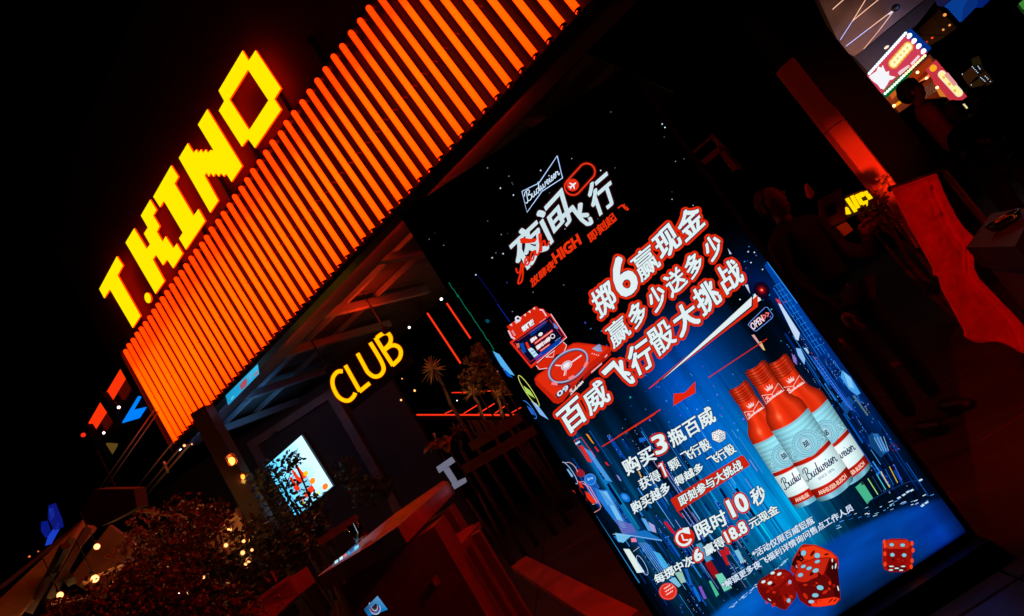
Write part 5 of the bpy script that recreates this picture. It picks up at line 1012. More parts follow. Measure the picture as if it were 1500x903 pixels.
for (x0, y0, x1, y1, lb, w) in ((681, 688, 783, 630, 'long dull brown beam rising to the left edge of the advertising screen', .045), (690, 655, 762, 611, 'thin dark brown edge beam under the pergola back panel', .03)):
    b = MB(); b.bar(at(x0, y0, 5.2), at(x1, y1, 5.0), w, .08); solo('timber_beam', b, mat('dull_timber'), lb, 'beam')
shrub('pale_leaf_plant', 'dim plant with broad pale leaves below the pergola', [(640, 652, 6.0, 12), (650, 648, 6.0, 8)], .12, mat('pale_leaf', (.35, .25, .05), .5), seed=33, n_per=14)
shrub('leafy_shrub', 'almost black shrub right of the wall screen', [(510, 690, 6.2, 22), (530, 720, 6.0, 26), (560, 715, 6.0, 18)], .06, seed=35, n_per=140)

# ================================================================== BAR TABLES, BENCH
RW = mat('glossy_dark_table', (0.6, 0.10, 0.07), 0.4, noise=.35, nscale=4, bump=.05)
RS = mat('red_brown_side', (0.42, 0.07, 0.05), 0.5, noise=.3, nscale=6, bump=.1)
tb_ = thing('bar_table', 'high glossy bar table with angled red lit edge carrying a dark tumbler', 'table', tuple(at(540, 800, 3.4)))
T = lambda x, y: (380 + x / 3.716, 660 + y / 3.716)
tp = [at(*T(312, 690), 3.3), at(*T(605, 515), 3.0), at(*T(752, 415), 2.9), at(*T(1030, 172), 4.4), at(*T(1000, 165), 4.6), at(*T(735, 345), 3.7), at(*T(540, 505), 3.6), at(*T(385, 628), 3.5)]
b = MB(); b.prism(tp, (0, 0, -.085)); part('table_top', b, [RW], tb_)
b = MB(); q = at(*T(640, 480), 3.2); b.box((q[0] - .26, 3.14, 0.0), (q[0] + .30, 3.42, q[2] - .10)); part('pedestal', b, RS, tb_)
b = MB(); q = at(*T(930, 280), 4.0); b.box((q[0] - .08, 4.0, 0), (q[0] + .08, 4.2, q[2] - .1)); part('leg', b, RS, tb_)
# tumbler
g_ = at(*T(560, 490), 3.3); tg = thing('tumbler', 'dark ribbed glass tumbler with red glints standing on the bar table', 'glass', tuple(g_))
GLS = mat('clear_glass', (.9, .85, .85), .02, trans=1.0)
part('glass_body', MB().lathe((0, 0, 0), [(.001, .004), (.034, .004), (.040, .10), (.0375, .10), (.032, .014), (.001, .014)], 12), GLS, tg, True, local=True)
part('drink', MB().lathe((0, 0, 0), [(.001, .016), (.030, .016), (.034, .06), (.001, .06)], 12), mat('dark_drink', (.03, .006, .004), .05), tg, True, local=True)
# small white menu stand, I shaped from the side
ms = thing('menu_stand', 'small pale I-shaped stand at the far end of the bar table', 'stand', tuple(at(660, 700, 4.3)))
Zs = crop(560, 540, 2.4875); PL = emit('lit_pale_acrylic', (.15, .15, .21), 1.0)  # faint emission stands in for white light falling on the stand
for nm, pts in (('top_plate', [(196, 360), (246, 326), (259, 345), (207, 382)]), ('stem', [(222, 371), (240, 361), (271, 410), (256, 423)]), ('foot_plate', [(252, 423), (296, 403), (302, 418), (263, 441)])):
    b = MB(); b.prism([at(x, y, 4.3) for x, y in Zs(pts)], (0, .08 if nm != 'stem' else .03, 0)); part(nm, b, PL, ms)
l = bpy.data.lights.new('stand_light', 'POINT')
bpy.data.lights.remove(l)
# bench
bn = thing('low_bench', 'low red lit bench with a plank side and a cushion beneath the bar table end', 'bench', tuple(at(665, 820, 3.4)))
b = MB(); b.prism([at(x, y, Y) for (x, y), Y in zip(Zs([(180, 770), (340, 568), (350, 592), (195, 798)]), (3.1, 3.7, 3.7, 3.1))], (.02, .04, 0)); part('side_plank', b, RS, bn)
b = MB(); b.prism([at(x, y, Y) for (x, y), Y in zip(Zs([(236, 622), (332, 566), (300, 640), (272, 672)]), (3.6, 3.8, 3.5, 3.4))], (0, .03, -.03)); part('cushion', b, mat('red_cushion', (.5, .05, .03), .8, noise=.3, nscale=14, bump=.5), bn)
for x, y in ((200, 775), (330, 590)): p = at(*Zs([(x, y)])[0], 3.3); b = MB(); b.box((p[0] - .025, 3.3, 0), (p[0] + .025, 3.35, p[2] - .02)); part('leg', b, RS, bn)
# thin glowing slabs; the one on the table imitates a screen's reflection
def slab_screen(name, label, pts, Y, cols, cat='tablet'):
    q = [at(x, y, yy) for (x, y), yy in zip(pts, Y)]; n = np.cross(q[1] - q[0], q[-1] - q[0]); n /= np.linalg.norm(n); n = n * (-1 if n[1] > 0 else 1)
    t = thing(name, label, cat, tuple(sum(q) / len(q))); b = MB(); cq = sum(q) / len(q); b.prism([cq + (p - cq) * 1.06 - n * .002 for p in q], -n * .008); part('casing', b, BLACKP, t)
    b = MB(); b.add([p for p in q], [tuple(range(len(q)))], 0, [rgb(*c) for c in cols]); f = part('screen_face', b, SCREEN, t); return t, q, n, f
t, q, n, f = slab_screen('tablet', 'tablet with a glowing blue swirled picture lying at the bottom under the bar table', Z_ := [(533, 893), (553, 873), (568, 893), (540, 903)], (2.8, 2.9, 2.8, 2.7), [(20, 70, 120), (90, 150, 200), (20, 130, 200), (20, 110, 180)])
b = MB(); cq = sum(q) / 4; e1, e2_ = (q[1] - q[0]), (q[3] - q[0])
for k, c in enumerate(((170, 190, 220), (120, 60, 90), (200, 190, 210), (40, 60, 120))):
    pp = [cq + (e1 * math.cos(s_) * .30 + e2_ * math.sin(s_) * .9) * (1 - k * .22) + n * .0008 * (k + 1) for s_ in np.linspace(.4, 4.6, 14)]
    pi = [cq + (p - cq) * .88 + n * .0008 * (k + 1) for p in pp]; m_ = len(pp); b.add(pp + pi, [(i, i + 1, m_ + i + 1, m_ + i) for i in range(m_ - 1)], 0, [rgb(*c)] * (2 * m_))
part('screen_picture', b, SCREEN, f)
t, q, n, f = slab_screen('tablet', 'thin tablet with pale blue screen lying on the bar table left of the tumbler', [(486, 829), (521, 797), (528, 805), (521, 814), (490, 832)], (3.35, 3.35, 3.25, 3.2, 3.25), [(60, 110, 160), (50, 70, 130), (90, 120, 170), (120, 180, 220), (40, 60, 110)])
b = MB()
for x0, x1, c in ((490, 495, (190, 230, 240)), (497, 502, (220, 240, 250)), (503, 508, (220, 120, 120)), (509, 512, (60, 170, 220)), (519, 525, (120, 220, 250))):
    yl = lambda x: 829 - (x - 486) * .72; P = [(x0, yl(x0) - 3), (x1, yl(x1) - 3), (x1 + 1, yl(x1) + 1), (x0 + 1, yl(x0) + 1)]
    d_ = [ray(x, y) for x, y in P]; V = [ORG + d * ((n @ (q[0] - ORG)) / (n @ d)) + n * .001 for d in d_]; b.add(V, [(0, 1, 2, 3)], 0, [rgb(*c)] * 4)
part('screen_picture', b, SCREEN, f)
# dark planter box edge with red twinkle at left of the table
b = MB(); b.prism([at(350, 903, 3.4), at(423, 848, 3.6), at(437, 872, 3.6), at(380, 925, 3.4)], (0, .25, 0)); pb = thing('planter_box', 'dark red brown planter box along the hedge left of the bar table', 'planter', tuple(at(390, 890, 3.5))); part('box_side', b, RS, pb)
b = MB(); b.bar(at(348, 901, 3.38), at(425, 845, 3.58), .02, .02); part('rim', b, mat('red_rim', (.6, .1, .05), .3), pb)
b = MB(); p = at(405, 853, 3.5); b.tube(p, p + np.array([0, 0, .07]), .008, 8); solo('upright_peg', b, mat('red_rim'), 'small upright red peg standing on the rim of the dark planter box', 'peg')
b = MB(); b.bar(at(466, 796, 4.2), at(524, 758, 4.4), .012, .05); solo('table_edge', b, mat('pale_metal', (.5, .6, .7), .2, .8), 'thin pale blue lit table edge behind the tumbler', 'table')

# ================================================================== RIGHT SIDE
rc = thing('red_lit_column', 'upright column of two red lit faces with a seam, brighter towards its foot', 'column', tuple(at(1288, 262, 4.6)))
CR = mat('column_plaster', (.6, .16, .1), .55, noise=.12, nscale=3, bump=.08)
xL = at(1247, 228, 4.6)[0]; pl_ = at(1276, 268, 4.6); pr_ = at(1300, 247, 4.6); zc = at(1218, 188, 4.6)[2]; w = (pr_[0] - pl_[0])
x0 = pl_[0] - .01
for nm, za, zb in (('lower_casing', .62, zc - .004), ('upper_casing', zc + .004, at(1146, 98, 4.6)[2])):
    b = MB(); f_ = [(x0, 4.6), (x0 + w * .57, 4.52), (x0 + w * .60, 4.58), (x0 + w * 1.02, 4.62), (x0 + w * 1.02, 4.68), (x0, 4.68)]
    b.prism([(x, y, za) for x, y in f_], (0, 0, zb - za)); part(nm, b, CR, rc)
b = MB(); b.box((x0 + .006, 4.63, 0), (x0 + w, 4.67, .615)); part('foot', b, BLACKP, rc)
lampspot('small dark spotlight at the foot of the red column hidden in the plant', at(1334, 268, 3.9), at(1270, 242, 4.62), 32, (1, .05, .01), 58)  # added spotlight, makes the column brighter towards its foot
# black pillar between the column and the lit stall
bp = thing('black_pillar', 'wide black pillar between the red column and the bright food stall', 'pillar', tuple(at(1290, 170, 4.2)))
e0 = at(1322, 175, 5.2)[0]; b = MB(); b.box((e0 - .40, 5.2, 0), (e0, 5.5, 5.4)); part('shaft', b, BLACKM, bp)
b = MB(); b.box((e0 - .42, 5.18, 0), (e0 + .02, 5.52, .12)); part('foot', b, BLACKP, bp)
# yellow neon sign in leaves
C3 = crop(1060, 180, 4.104)
ns = thing('yellow_bar_sign', 'small bright yellow sign of slanted bars partly hidden by a plant at the column foot', 'sign', tuple(at(1255, 300, 4.44)))
YS = emit('yellow_sign_light', (1, .62, .0), 1.2)
for pts in ([(737, 455), (752, 449), (806, 530), (792, 536)], [(766, 440), (782, 434), (822, 508), (806, 514)], [(794, 432), (812, 425), (846, 486), (828, 492)], [(820, 420), (836, 415), (850, 440), (836, 446)], [(846, 414), (862, 408), (898, 452), (880, 460)], [(738, 505), (750, 512), (768, 545), (742, 548)], [(842, 472), (868, 462), (866, 498), (846, 504)]):
    b = MB(); b.prism([at(x, y, 4.44) for x, y in C3(pts)], (0, .02, 0)); part('light_bar', b, YS, ns)
b = MB(); b.prism([at(x, y, 4.47) for x, y in C3([(728, 440), (870, 398), (930, 450), (880, 520), (742, 575)])], (0, .02, 0)); part('backing', b, mat('orange_backing', (.03, .01, .005), .7), ns)
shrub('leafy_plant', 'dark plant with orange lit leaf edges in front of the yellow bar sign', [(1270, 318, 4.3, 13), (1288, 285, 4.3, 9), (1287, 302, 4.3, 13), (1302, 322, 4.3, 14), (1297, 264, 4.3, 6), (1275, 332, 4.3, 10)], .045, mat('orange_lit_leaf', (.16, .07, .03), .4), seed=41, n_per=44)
# board on the wall and boxes
bd = thing('framed_board', 'dim dark red board with a black square in its middle left of the yellow sign', 'board', tuple(at(1218, 295, 4.4)))
b = MB(); b.prism([at(x, y, 4.4) for x, y in C3([(578, 458), (706, 392), (738, 585), (596, 640)])], (0, .04, 0)); part('panel', b, mat('maroon_board', (.12, .03, .025), .6, noise=.2, nscale=5), bd)
b = MB(); b.prism([at(x, y, 4.388) for x, y in C3([(615, 500), (672, 474), (682, 545), (624, 570)])], (0, .01, 0)); part('square', b, BLACKM, bd)
for pts, Y, lb in (([(678, 625), (738, 594), (780, 645), (728, 682)], 4.5, 'upper bright orange red lit card below the framed board'), ([(640, 664), (676, 642), (702, 690), (672, 706), (642, 690)], 4.5, 'lower left red lit card leaning under the upper card')):
    b = MB(); b.prism([at(x, y, Y) for x, y in C3(pts)], (0, .015, 0)); solo('standing_card', b, mat('orange_card', (.85, .2, .08), .6), lb, 'card')
lampspot('small hidden spotlight aimed at the cards under the board', at(1262, 335, 4.0), at(1232, 332, 4.5), 1.2, (1, .12, .02), 40)  # added spotlight that brightens the cards
b = MB(); b.bar(at(1226, 345, 4.4), at(1240, 360, 4.4), .012, .012); b2 = b; solo('card_rod', b2, RS, 'thin red rod slanting down from the cards under the board', 'rod')
b = MB(); b.prism([at(x, y, 4.4) for x, y in C3([(500, 362), (546, 420), (538, 446), (518, 440), (505, 398)])], (0, .05, 0)); solo('wall_bracket', b, mat('orange_card'), 'small red glowing bracket above left of the framed board', 'bracket')
for x0_, y0_, x1_, y1_, r, lb in ((1223, 396, 1227, 403, .008, 'short thin red lit rod above the longer one right of the screen'), (1231, 398 + 9, 1252, 428, .006, 'thin long red lit rod right of the advertising screen')):
    b = MB(); b.tube(at(x0_, y0_, 3.6), at(x1_, y1_, 3.6), r, 8); solo('red_rod', b, mat('orange_card'), lb, 'rod')
# angled frame high on the dark wall
C4 = crop(960, 0, 3.473)
fr = thing('dim_metal_frame', 'dim brown red angled metal frame high on the dark wall above the screen', 'frame', tuple(at(1050, 215, 3.6)))
for (x0_, y0_), (x1_, y1_), w_ in ((C4([(200, 772)])[0], C4([(290, 695)])[0], .012), (C4([(285, 690)])[0], C4([(430, 860)])[0], .014), (C4([(245, 828)])[0], C4([(330, 760)])[0], .035), (C4([(335, 755)])[0], C4([(412, 865)])[0], .04)):
    b = MB(); b.bar(at(x0_, y0_, 3.6), at(x1_, y1_, 3.6), w_, .03, up=(0, 1, 0)); part('frame_bar', b, mat('rusty_bar', (.2, .05, .03), .5), fr)

lampspot('red floodlight clamped under the right part of the fascia rail', np.array(fw(9.6, -.10, ZB - .12)), np.array([-.6, 2.6, .4]), 110, (1, .02, .004), 95)  # added floodlight out of view, reddens the floor and tables
lpst = thing('lamp_post', 'slim black terrace lamp post with a red floodlight on its arm', 'lamp post', (-1.35, -1.05, 0))  # unseen post added to hold the cloth's red floodlight
b = MB(); b.tube((-1.35, -1.05, 0), (-1.35, -1.05, 3.0), .03, 12); part('post', b, BLACKP, lpst, True); b = MB(); b.lathe((-1.35, -1.05, 0), [(.11, .004), (.11, .02), (.03, .03)], 16); part('foot', b, BLACKP, lpst, True)
b = MB(); b.bar((-1.35, -1.05, 2.95), (-1.22, -.93, 2.93), .025); part('arm', b, BLACKP, lpst)
lampspot('red floodlight on the arm of the terrace lamp post', np.array([-1.2, -.9, 2.9]), at(1412, 400, 2.7), 600, (1, .008, .001), 27)
# red cloth draped on a rail
C5 = crop(1280, 200, 4.105); C6 = crop(1280, 380, 4.105)
Lp = C5([(112, 320), (130, 362), (150, 410), (185, 470), (215, 540), (250, 600), (300, 690), (355, 790), (362, 834)]) + C6([(388, 100), (410, 182), (445, 240), (495, 335), (545, 430), (548, 462)])
Rp = C5([(378, 224), (400, 275), (418, 325), (440, 375), (470, 432), (500, 490), (530, 532), (562, 570), (600, 606)]) + C6([(600, 60), (640, 128), (740, 230), (830, 320), (903, 400), (960, 560)])
cl = thing('red_cloth', 'long crumpled red cloth hanging in a narrow folded strip on the right', 'cloth', tuple(at(1345, 265, 2.7)))
NU, NV_ = 26, 90; V = []; rr = np.random.RandomState(3)
wr = sm(rr.rand(NV_, NU), 3) - .5; wr2 = sm(rr.rand(NV_, NU), 7) - .5
tl = np.linspace(0, 1, len(Lp)); Lx, Ly = np.interp(np.linspace(0, 1, NV_), tl, [p[0] for p in Lp]), np.interp(np.linspace(0, 1, NV_), tl, [p[1] for p in Lp])
Rx, Ry = np.interp(np.linspace(0, 1, NV_), tl, [p[0] for p in Rp]), np.interp(np.linspace(0, 1, NV_), tl, [p[1] for p in Rp])
for j in range(NV_):
    for i in range(NU):
        u = i / (NU - 1); cr_ = .78 - .08 * math.sin(j / NV_ * 3.0) if j < 52 else .80
        fold = -.05 * max(0, 1 - abs(u - cr_) / .05) if u < cr_ else .05 * max(0, 1 - (u - cr_) / .12)
        Y = 2.7 + .006 * math.sin(u * 7 + j * .05) + fold * .5 * (1 if j > 3 else .3) + wr[j, i] * .012 + wr2[j, i] * .03
        V.append(at(Lx[j] + (Rx[j] - Lx[j]) * u, Ly[j] + (Ry[j] - Ly[j]) * u + (5 * math.sin(u * 9) if j == NV_ - 1 else 0), Y))
b = MB(); b.add(V, [(j * NU + i, j * NU + i + 1, (j + 1) * NU + i + 1, (j + 1) * NU + i) for j in range(NV_ - 1) for i in range(NU - 1)])
ob = part('cloth_sheet', b, mat('red_cloth_fabric', (.75, .10, .07), .8, noise=.18, nscale=14, bump=.35), cl, True); so = ob.modifiers.new('thickness', 'SOLIDIFY'); so.thickness = .004; so.offset = 1
b = MB(); b.tube(at(1302, 278, 2.73), at(1382, 251, 2.73), .012, 10); pr = at(1382, 251, 2.73); b2 = MB(); b2.tube(pr, (pr[0], pr[1], 0), .014, 10); pr2 = at(1302, 278, 2.76)
rk = thing('cloth_rail', 'dark thin rail from which the red cloth hangs', 'rail', tuple(pr)); part('rail_bar', b, BLACKP, rk, True); part('rail_post', b2, BLACKP, rk, True)
# dark table to the right of the cloth
A1, B1, C1 = atz(1415, 363, .84), atz(1487, 361, .84), atz(1452, 313, .84); D1 = B1 + (C1 - A1) * 1.0
dt = thing('dark_side_table', 'dark glossy square table at the right edge beside the red cloth', 'table', tuple((A1 + D1) / 2 - np.array([0, 0, .84])))
b = MB(); b.prism([A1, B1, D1, C1], (0, 0, -.075)); part('table_top', b, mat('dark_table_top', (.03, .008, .007), .6, noise=.3, nscale=5, bump=.1, spec=.15), dt)
b = MB(); cc_ = (A1 + D1) / 2; b.prism([cc_ + (p - cc_) * .86 - np.array([0, 0, .08]) for p in (A1, B1, D1, C1)], (0, 0, -.74)); part('cabinet', b, mat('dark_cabinet', (.05, .014, .012), .5, noise=.3, nscale=6, bump=.2), dt)
ash = (A1 + D1) / 2 + (B1 - A1) * .15; b = MB(); b.lathe(ash + np.array([0, 0, .001]), [(.001, .004), (.04, .004), (.05, .028), (.044, .028), (.036, .01), (.001, .01)], 18); solo('ashtray', b, GLS, 'small round glass ashtray on the dark table at the right edge', 'ashtray', smooth=True)
# low dim stones or bags on the ground right of the screen
def lump(label, pts, Y, m_, cat='bag', name='bag'):
    q = [at(x, y, Y) for x, y in pts]; c = sum(q) / len(q); V = []; n = len(q); t_ = MB()
    for s_, yo in ((1.0, 0), (.9, -.06), (.6, -.10)): V += [c + (p - c) * s_ + np.array([0, yo, 0]) for p in q]
    V.append(c + np.array([0, -.11, 0])); V += [c + (p - c) * .8 + np.array([0, .12, 0]) for p in q]
    F_ = [(r * n + i, r * n + (i + 1) % n, (r + 1) * n + (i + 1) % n, (r + 1) * n + i) for r in range(2) for i in range(n)] + [(2 * n + i, 2 * n + (i + 1) % n, 3 * n) for i in range(n)]
    F_ += [((i + 1) % n, i, 3 * n + 1 + i, 3 * n + 1 + (i + 1) % n) for i in range(n)] + [tuple(3 * n + 1 + i for i in range(n))]
    t_.add(V, F_); return solo(name, t_, m_, label, cat, smooth=True)
lump('dark bag with a faint red glint on the ground right of the screen', [(1238, 492), (1262, 496), (1262, 520), (1248, 505)], 3.6, mat('maroon_leather', (.3, .06, .04), .4, noise=.3, nscale=10))
lump('small dark object with a dull highlight near the ground right of the bag', [(1300, 534), (1318, 529), (1316, 536), (1302, 540)], 3.6, mat('maroon_leather'), 'shoe', 'shoe')

# ------------------------------------------------------------------ people
def skin_mesh(name, joints, edges, parent, m_, root=0, sub=1):
    me_ = bpy.data.meshes.new(name); me_.from_pydata([j[0] for j in joints], edges, []); o = bpy.data.objects.new(name, me_); COL.objects.link(o); o.parent = parent; me_.materials.append(m_)
    sk = o.modifiers.new('skin', 'SKIN'); sk.use_smooth_shade = True
    if not me_.skin_vertices: bm_ = bmesh.new(); bm_.from_mesh(me_); bm_.verts.layers.skin.verify(); bm_.to_mesh(me_); bm_.free()
    for i, j in enumerate(joints): r_ = j[1]; me_.skin_vertices[0].data[i].radius = (r_, r_) if np.isscalar(r_) else r_
    me_.skin_vertices[0].data[root].use_root = True
    ss_ = o.modifiers.new('smooth', 'SUBSURF'); ss_.levels = sub; ss_.render_levels = sub; return o
SKIN_ = mat('skin', (.24, .13, .09), .6); HAIR = mat('black_hair', (.012, .01, .01), .5, noise=.3, nscale=60, bump=.4)
def person(label, head_px, Y, yaw, jacket, trousers, hat, H_=1.74, phone=False, lean=0.0):
    hp = at(*head_px, Y); k = hp[2] / (1.62) if hp[2] < 1.9 else 1.08; H0 = hp[2] / 1.62
    t = thing('person', label, 'person', (hp[0], Y, 0), yaw); S_ = lambda x, y, z: (x * H0, y * H0, z * H0)
    # clothed body: pelvis root, spine, neck, arms, legs in one surface
    J = [(S_(0, 0, .93), (.155 * H0, .11 * H0)), (S_(0, 0, 1.12), (.145 * H0, .10 * H0)), (S_(0, -.01, 1.30), (.17 * H0, .115 * H0)), (S_(0, 0, 1.42), (.12 * H0, .08 * H0)), (S_(0, -.005, 1.50), .058 * H0)]
    E_ = [(0, 1), (1, 2), (2, 3), (3, 4)]
    for s_ in (-1, 1):
        n0 = len(J); fwd = -.30 if (phone or s_ > 0) else -.12
        J += [(S_(.17 * s_, 0, 1.40), .068 * H0), (S_(.245 * s_, .0, 1.14), .052 * H0), (S_(.20 * s_, fwd * .6, 1.05 if fwd < -.2 else .95), .043 * H0), (S_(.13 * s_ if fwd < -.2 else .2 * s_, fwd, 1.16 if fwd < -.2 else .86), .032 * H0)]
        E_ += [(3, n0), (n0, n0 + 1), (n0 + 1, n0 + 2), (n0 + 2, n0 + 3)]
    skin_mesh('jacket_body', J, E_, t, jacket, 0)
    J = [(S_(0, 0, .95), (.15 * H0, .11 * H0))]; E_ = []
    for s_ in (-1, 1):
        n0 = len(J); J += [(S_(.09 * s_, 0, .86), .095 * H0), (S_(.11 * s_, -.02, .5), .062 * H0), (S_(.12 * s_, .0, .12), .045 * H0)]; E_ += [(0, n0), (n0, n0 + 1), (n0 + 1, n0 + 2)]
    skin_mesh('trousers', J, E_, t, trousers, 0)
    for s_ in (-1, 1): skin_mesh('shoe', [(S_(.12 * s_, .04, .05), .045 * H0), (S_(.12 * s_, -.10, .045), .045 * H0), (S_(.125 * s_, -.18, .035), .032 * H0)], [(0, 1), (1, 2)], t, BLACKP)
    # head with brow, nose, chin, ears, neck
    hb = MB(); n1, n2 = 14, 18; V = []
    for i in range(n1 + 1):
        th = math.pi * i / n1
        for j in range(n2):
            ph = 2 * math.pi * j / n2; x, y, z = math.sin(th) * math.cos(ph), math.sin(th) * math.sin(ph), math.cos(th)
            w_ = .072 * (1 - .22 * max(0, -z)); d_ = .092 * (1 - .12 * max(0, -z)); q = [x * w_, y * d_, z * .112]
            f0 = max(0, -y) ** 3
            if abs(x) < .25 and -.35 < z < .15: q[1] -= .020 * f0 * (1 - abs(x) / .25) * (1 - abs(z + .15) / .3 if abs(z + .15) < .3 else 0)
            if .1 < z < .3 and y < 0 and .2 < abs(x) < .6: q[1] += .008
            if z < -.6 and y < 0: q[1] -= .012
            V.append(tuple(c * H0 for c in (q[0], q[1] - .01, q[2] + 1.62)))
    hb.add(V, [(i * n2 + j, (i + 1) * n2 + j, (i + 1) * n2 + (j + 1) % n2, i * n2 + (j + 1) % n2) for i in range(n1) for j in range(n2)])
    hb.tube(S_(0, .005, 1.46), S_(0, -.003, 1.56), .05 * H0, 12)
    for s_ in (-1, 1): hb.ball(S_(.079 * s_, .0, 1.615), .028 * H0, 8, 6, sc=(.35, .6, 1.1))
    hd = part('head', hb, SKIN_, t, True, local=True)
    for s_ in (-1, 1): part('eye', MB().ball(S_(.03 * s_, -.098, 1.64), .011 * H0, 8, 6), mat('eye_white', (.5, .45, .42), .2), hd, True, local=True)
    part('mouth', MB().ball(S_(0, -.104, 1.565), .02 * H0, 8, 5, sc=(1, .25, .25)), mat('lip', (.3, .08, .07), .5), hd, True, local=True)
    if hat:
        cb = MB(); cb.lathe(S_(0, .0, 1.655), [(.092 * H0, 0), (.096 * H0, .03 * H0), (.088 * H0, .075 * H0), (.055 * H0, .105 * H0), (.001, .115 * H0)], 20)
        vz = 1.668; cb.add([S_(math.cos(a) * .088, math.sin(a) * .09 - (.085 * abs(math.sin(a)) ** 2 if k_ else 0), vz - (.022 if k_ else 0)) for k_ in (0, 1) for a in [math.pi + math.pi * i / 12 for i in range(13)]], [(i, i + 1, 14 + i, 13 + i) for i in range(12)])
        part('cap', cb, mat('dark_cap', (.015, .008, .008), .8), t, True, local=True)
    cb = MB(); cb.ball(S_(0, .022, 1.642), .096 * H0, 16, 10, sc=(.86, .98, 1.1)); part('hair', cb, HAIR, hd, True, local=True) if True else None
    for s_ in (-1, 1):
        fwd = -.30 if (phone or s_ > 0) else -.12; w0 = np.array(S_(.13 * s_ if fwd < -.2 else .2 * s_, fwd, 1.16 if fwd < -.2 else .86)); dr = np.array([-.3 * s_, -.55, .55]) if fwd < -.2 else np.array([0, -.25, -1.]); dr /= np.linalg.norm(dr)
        sd = np.cross(dr, (0, 0, 1.)) if fwd < -.2 else np.array([0, 1., 0]); sd /= np.linalg.norm(sd); up_ = np.cross(sd, dr)
        J = [(tuple(w0), .026 * H0), (tuple(w0 + dr * .045 * H0), .030 * H0), (tuple(w0 + dr * .085 * H0), .030 * H0)]; E_ = [(0, 1), (1, 2)]
        for k_, (o_, L_) in enumerate(((-.03, .055), (-.01, .066), (.01, .062), (.03, .048))):
            n0 = len(J); b0 = w0 + dr * .09 * H0 + sd * o_ * H0; J += [(tuple(b0), .0095 * H0), (tuple(b0 + dr * L_ * .5 * H0 - up_ * .006), .0088 * H0), (tuple(b0 + dr * L_ * .85 * H0 - up_ * .03 * H0), .0078 * H0)]; E_ += [(2, n0), (n0, n0 + 1), (n0 + 1, n0 + 2)]
        n0 = len(J); b0 = w0 + dr * .035 * H0 - sd * .032 * H0; J += [(tuple(b0), .011 * H0), (tuple(b0 + (dr * .6 - sd * .6) * .045 * H0), .0095 * H0)]; E_ += [(1, n0), (n0, n0 + 1)]
        skin_mesh('hand', J, E_, t, SKIN_, 0)
    return t, H0
JK = mat('dark_red_jacket', (.45, .06, .05), .8, noise=.3, nscale=12, bump=.2); TR_ = mat('dark_trousers', (.015, .015, .02), .8)
person('person in a dark red jacket and cap silhouetted against the bright stall sign', (1336, 137), 6.3, math.radians(62), JK, TR_, True)
t, h0 = person('person in black with dark hair in front of the stall, holding a lit phone', (1398, 163), 5.4, math.radians(-50), mat('black_jacket', (.012, .012, .014), .7), TR_, False, phone=True)
t, q, n, f = slab_screen('phone', 'small phone with pale lit screen held by the person in black', [(1410, 153), (1413, 152), (1418, 158), (1416, 160)], (4.2,) * 4, [(230, 220, 150)] * 4, 'phone')
person('person in dark clothes standing close behind the right side of the advertising screen', (1132, 300), 3.3, math.radians(20), mat('brown_jacket', (.012, .008, .006), .8, noise=.2, nscale=9), TR_, False)

# ================================================================== FOOD STALL IN THE UPPER RIGHT
G4 = crop(1220, 0, 4.514)
def pan(pts, Y, cr_=G4): return [at(x, y, Y) for x, y in cr_(pts)]
bl = thing('lit_soffit', 'tilted brown ceiling panel with criss-crossing thin light lines in the upper right', 'ceiling', tuple(at(1270, 30, 9)))
b = MB(); b.prism(pan([(-120, -60), (680, -60), (440, 130), (330, 220), (200, 330), (140, 375), (60, 330)], 10.5), (0, .1, .03)); part('panel', b, mat('brown_panel', (.42, .26, .2), .6, noise=.15, nscale=2), bl)
LW = emit('warm_white_line', (1, .55, .36), 1.3); LB = emit('cool_line', (.5, .55, 1.0), 1.3)
for (p, q, mm, w_) in (((222, -10), (130, 140), 'w', .010), ((130, 140), (50, 264), 'b', .010), ((312, -10), (132, 138), 'w', .009), ((75, -5), (0, 62), 'w', .010), ((400, 68), (240, 190), 'w', .009), ((240, 190), (88, 306), 'b', .009), ((404, 72), (300, 210), 'w', .009), ((300, 210), (205, 325), 'w', .008), ((404, 68), (372, 96), 'b', .02)):
    b = MB(); (x0_, y0_), (x1_, y1_) = G4([p, q]); b.bar(at(x0_, y0_, 10.35), at(x1_, y1_, 10.35), w_, .02, up=(0, 1, 0)); part('light_line', b, LW if mm == 'w' else LB, bl)
b = MB(); b.ball(pan([(415, 52)], 10.2)[0], .075, 12, 8, sc=(1, .8, .8)); part('fitting', b, BLACKP, bl, True)
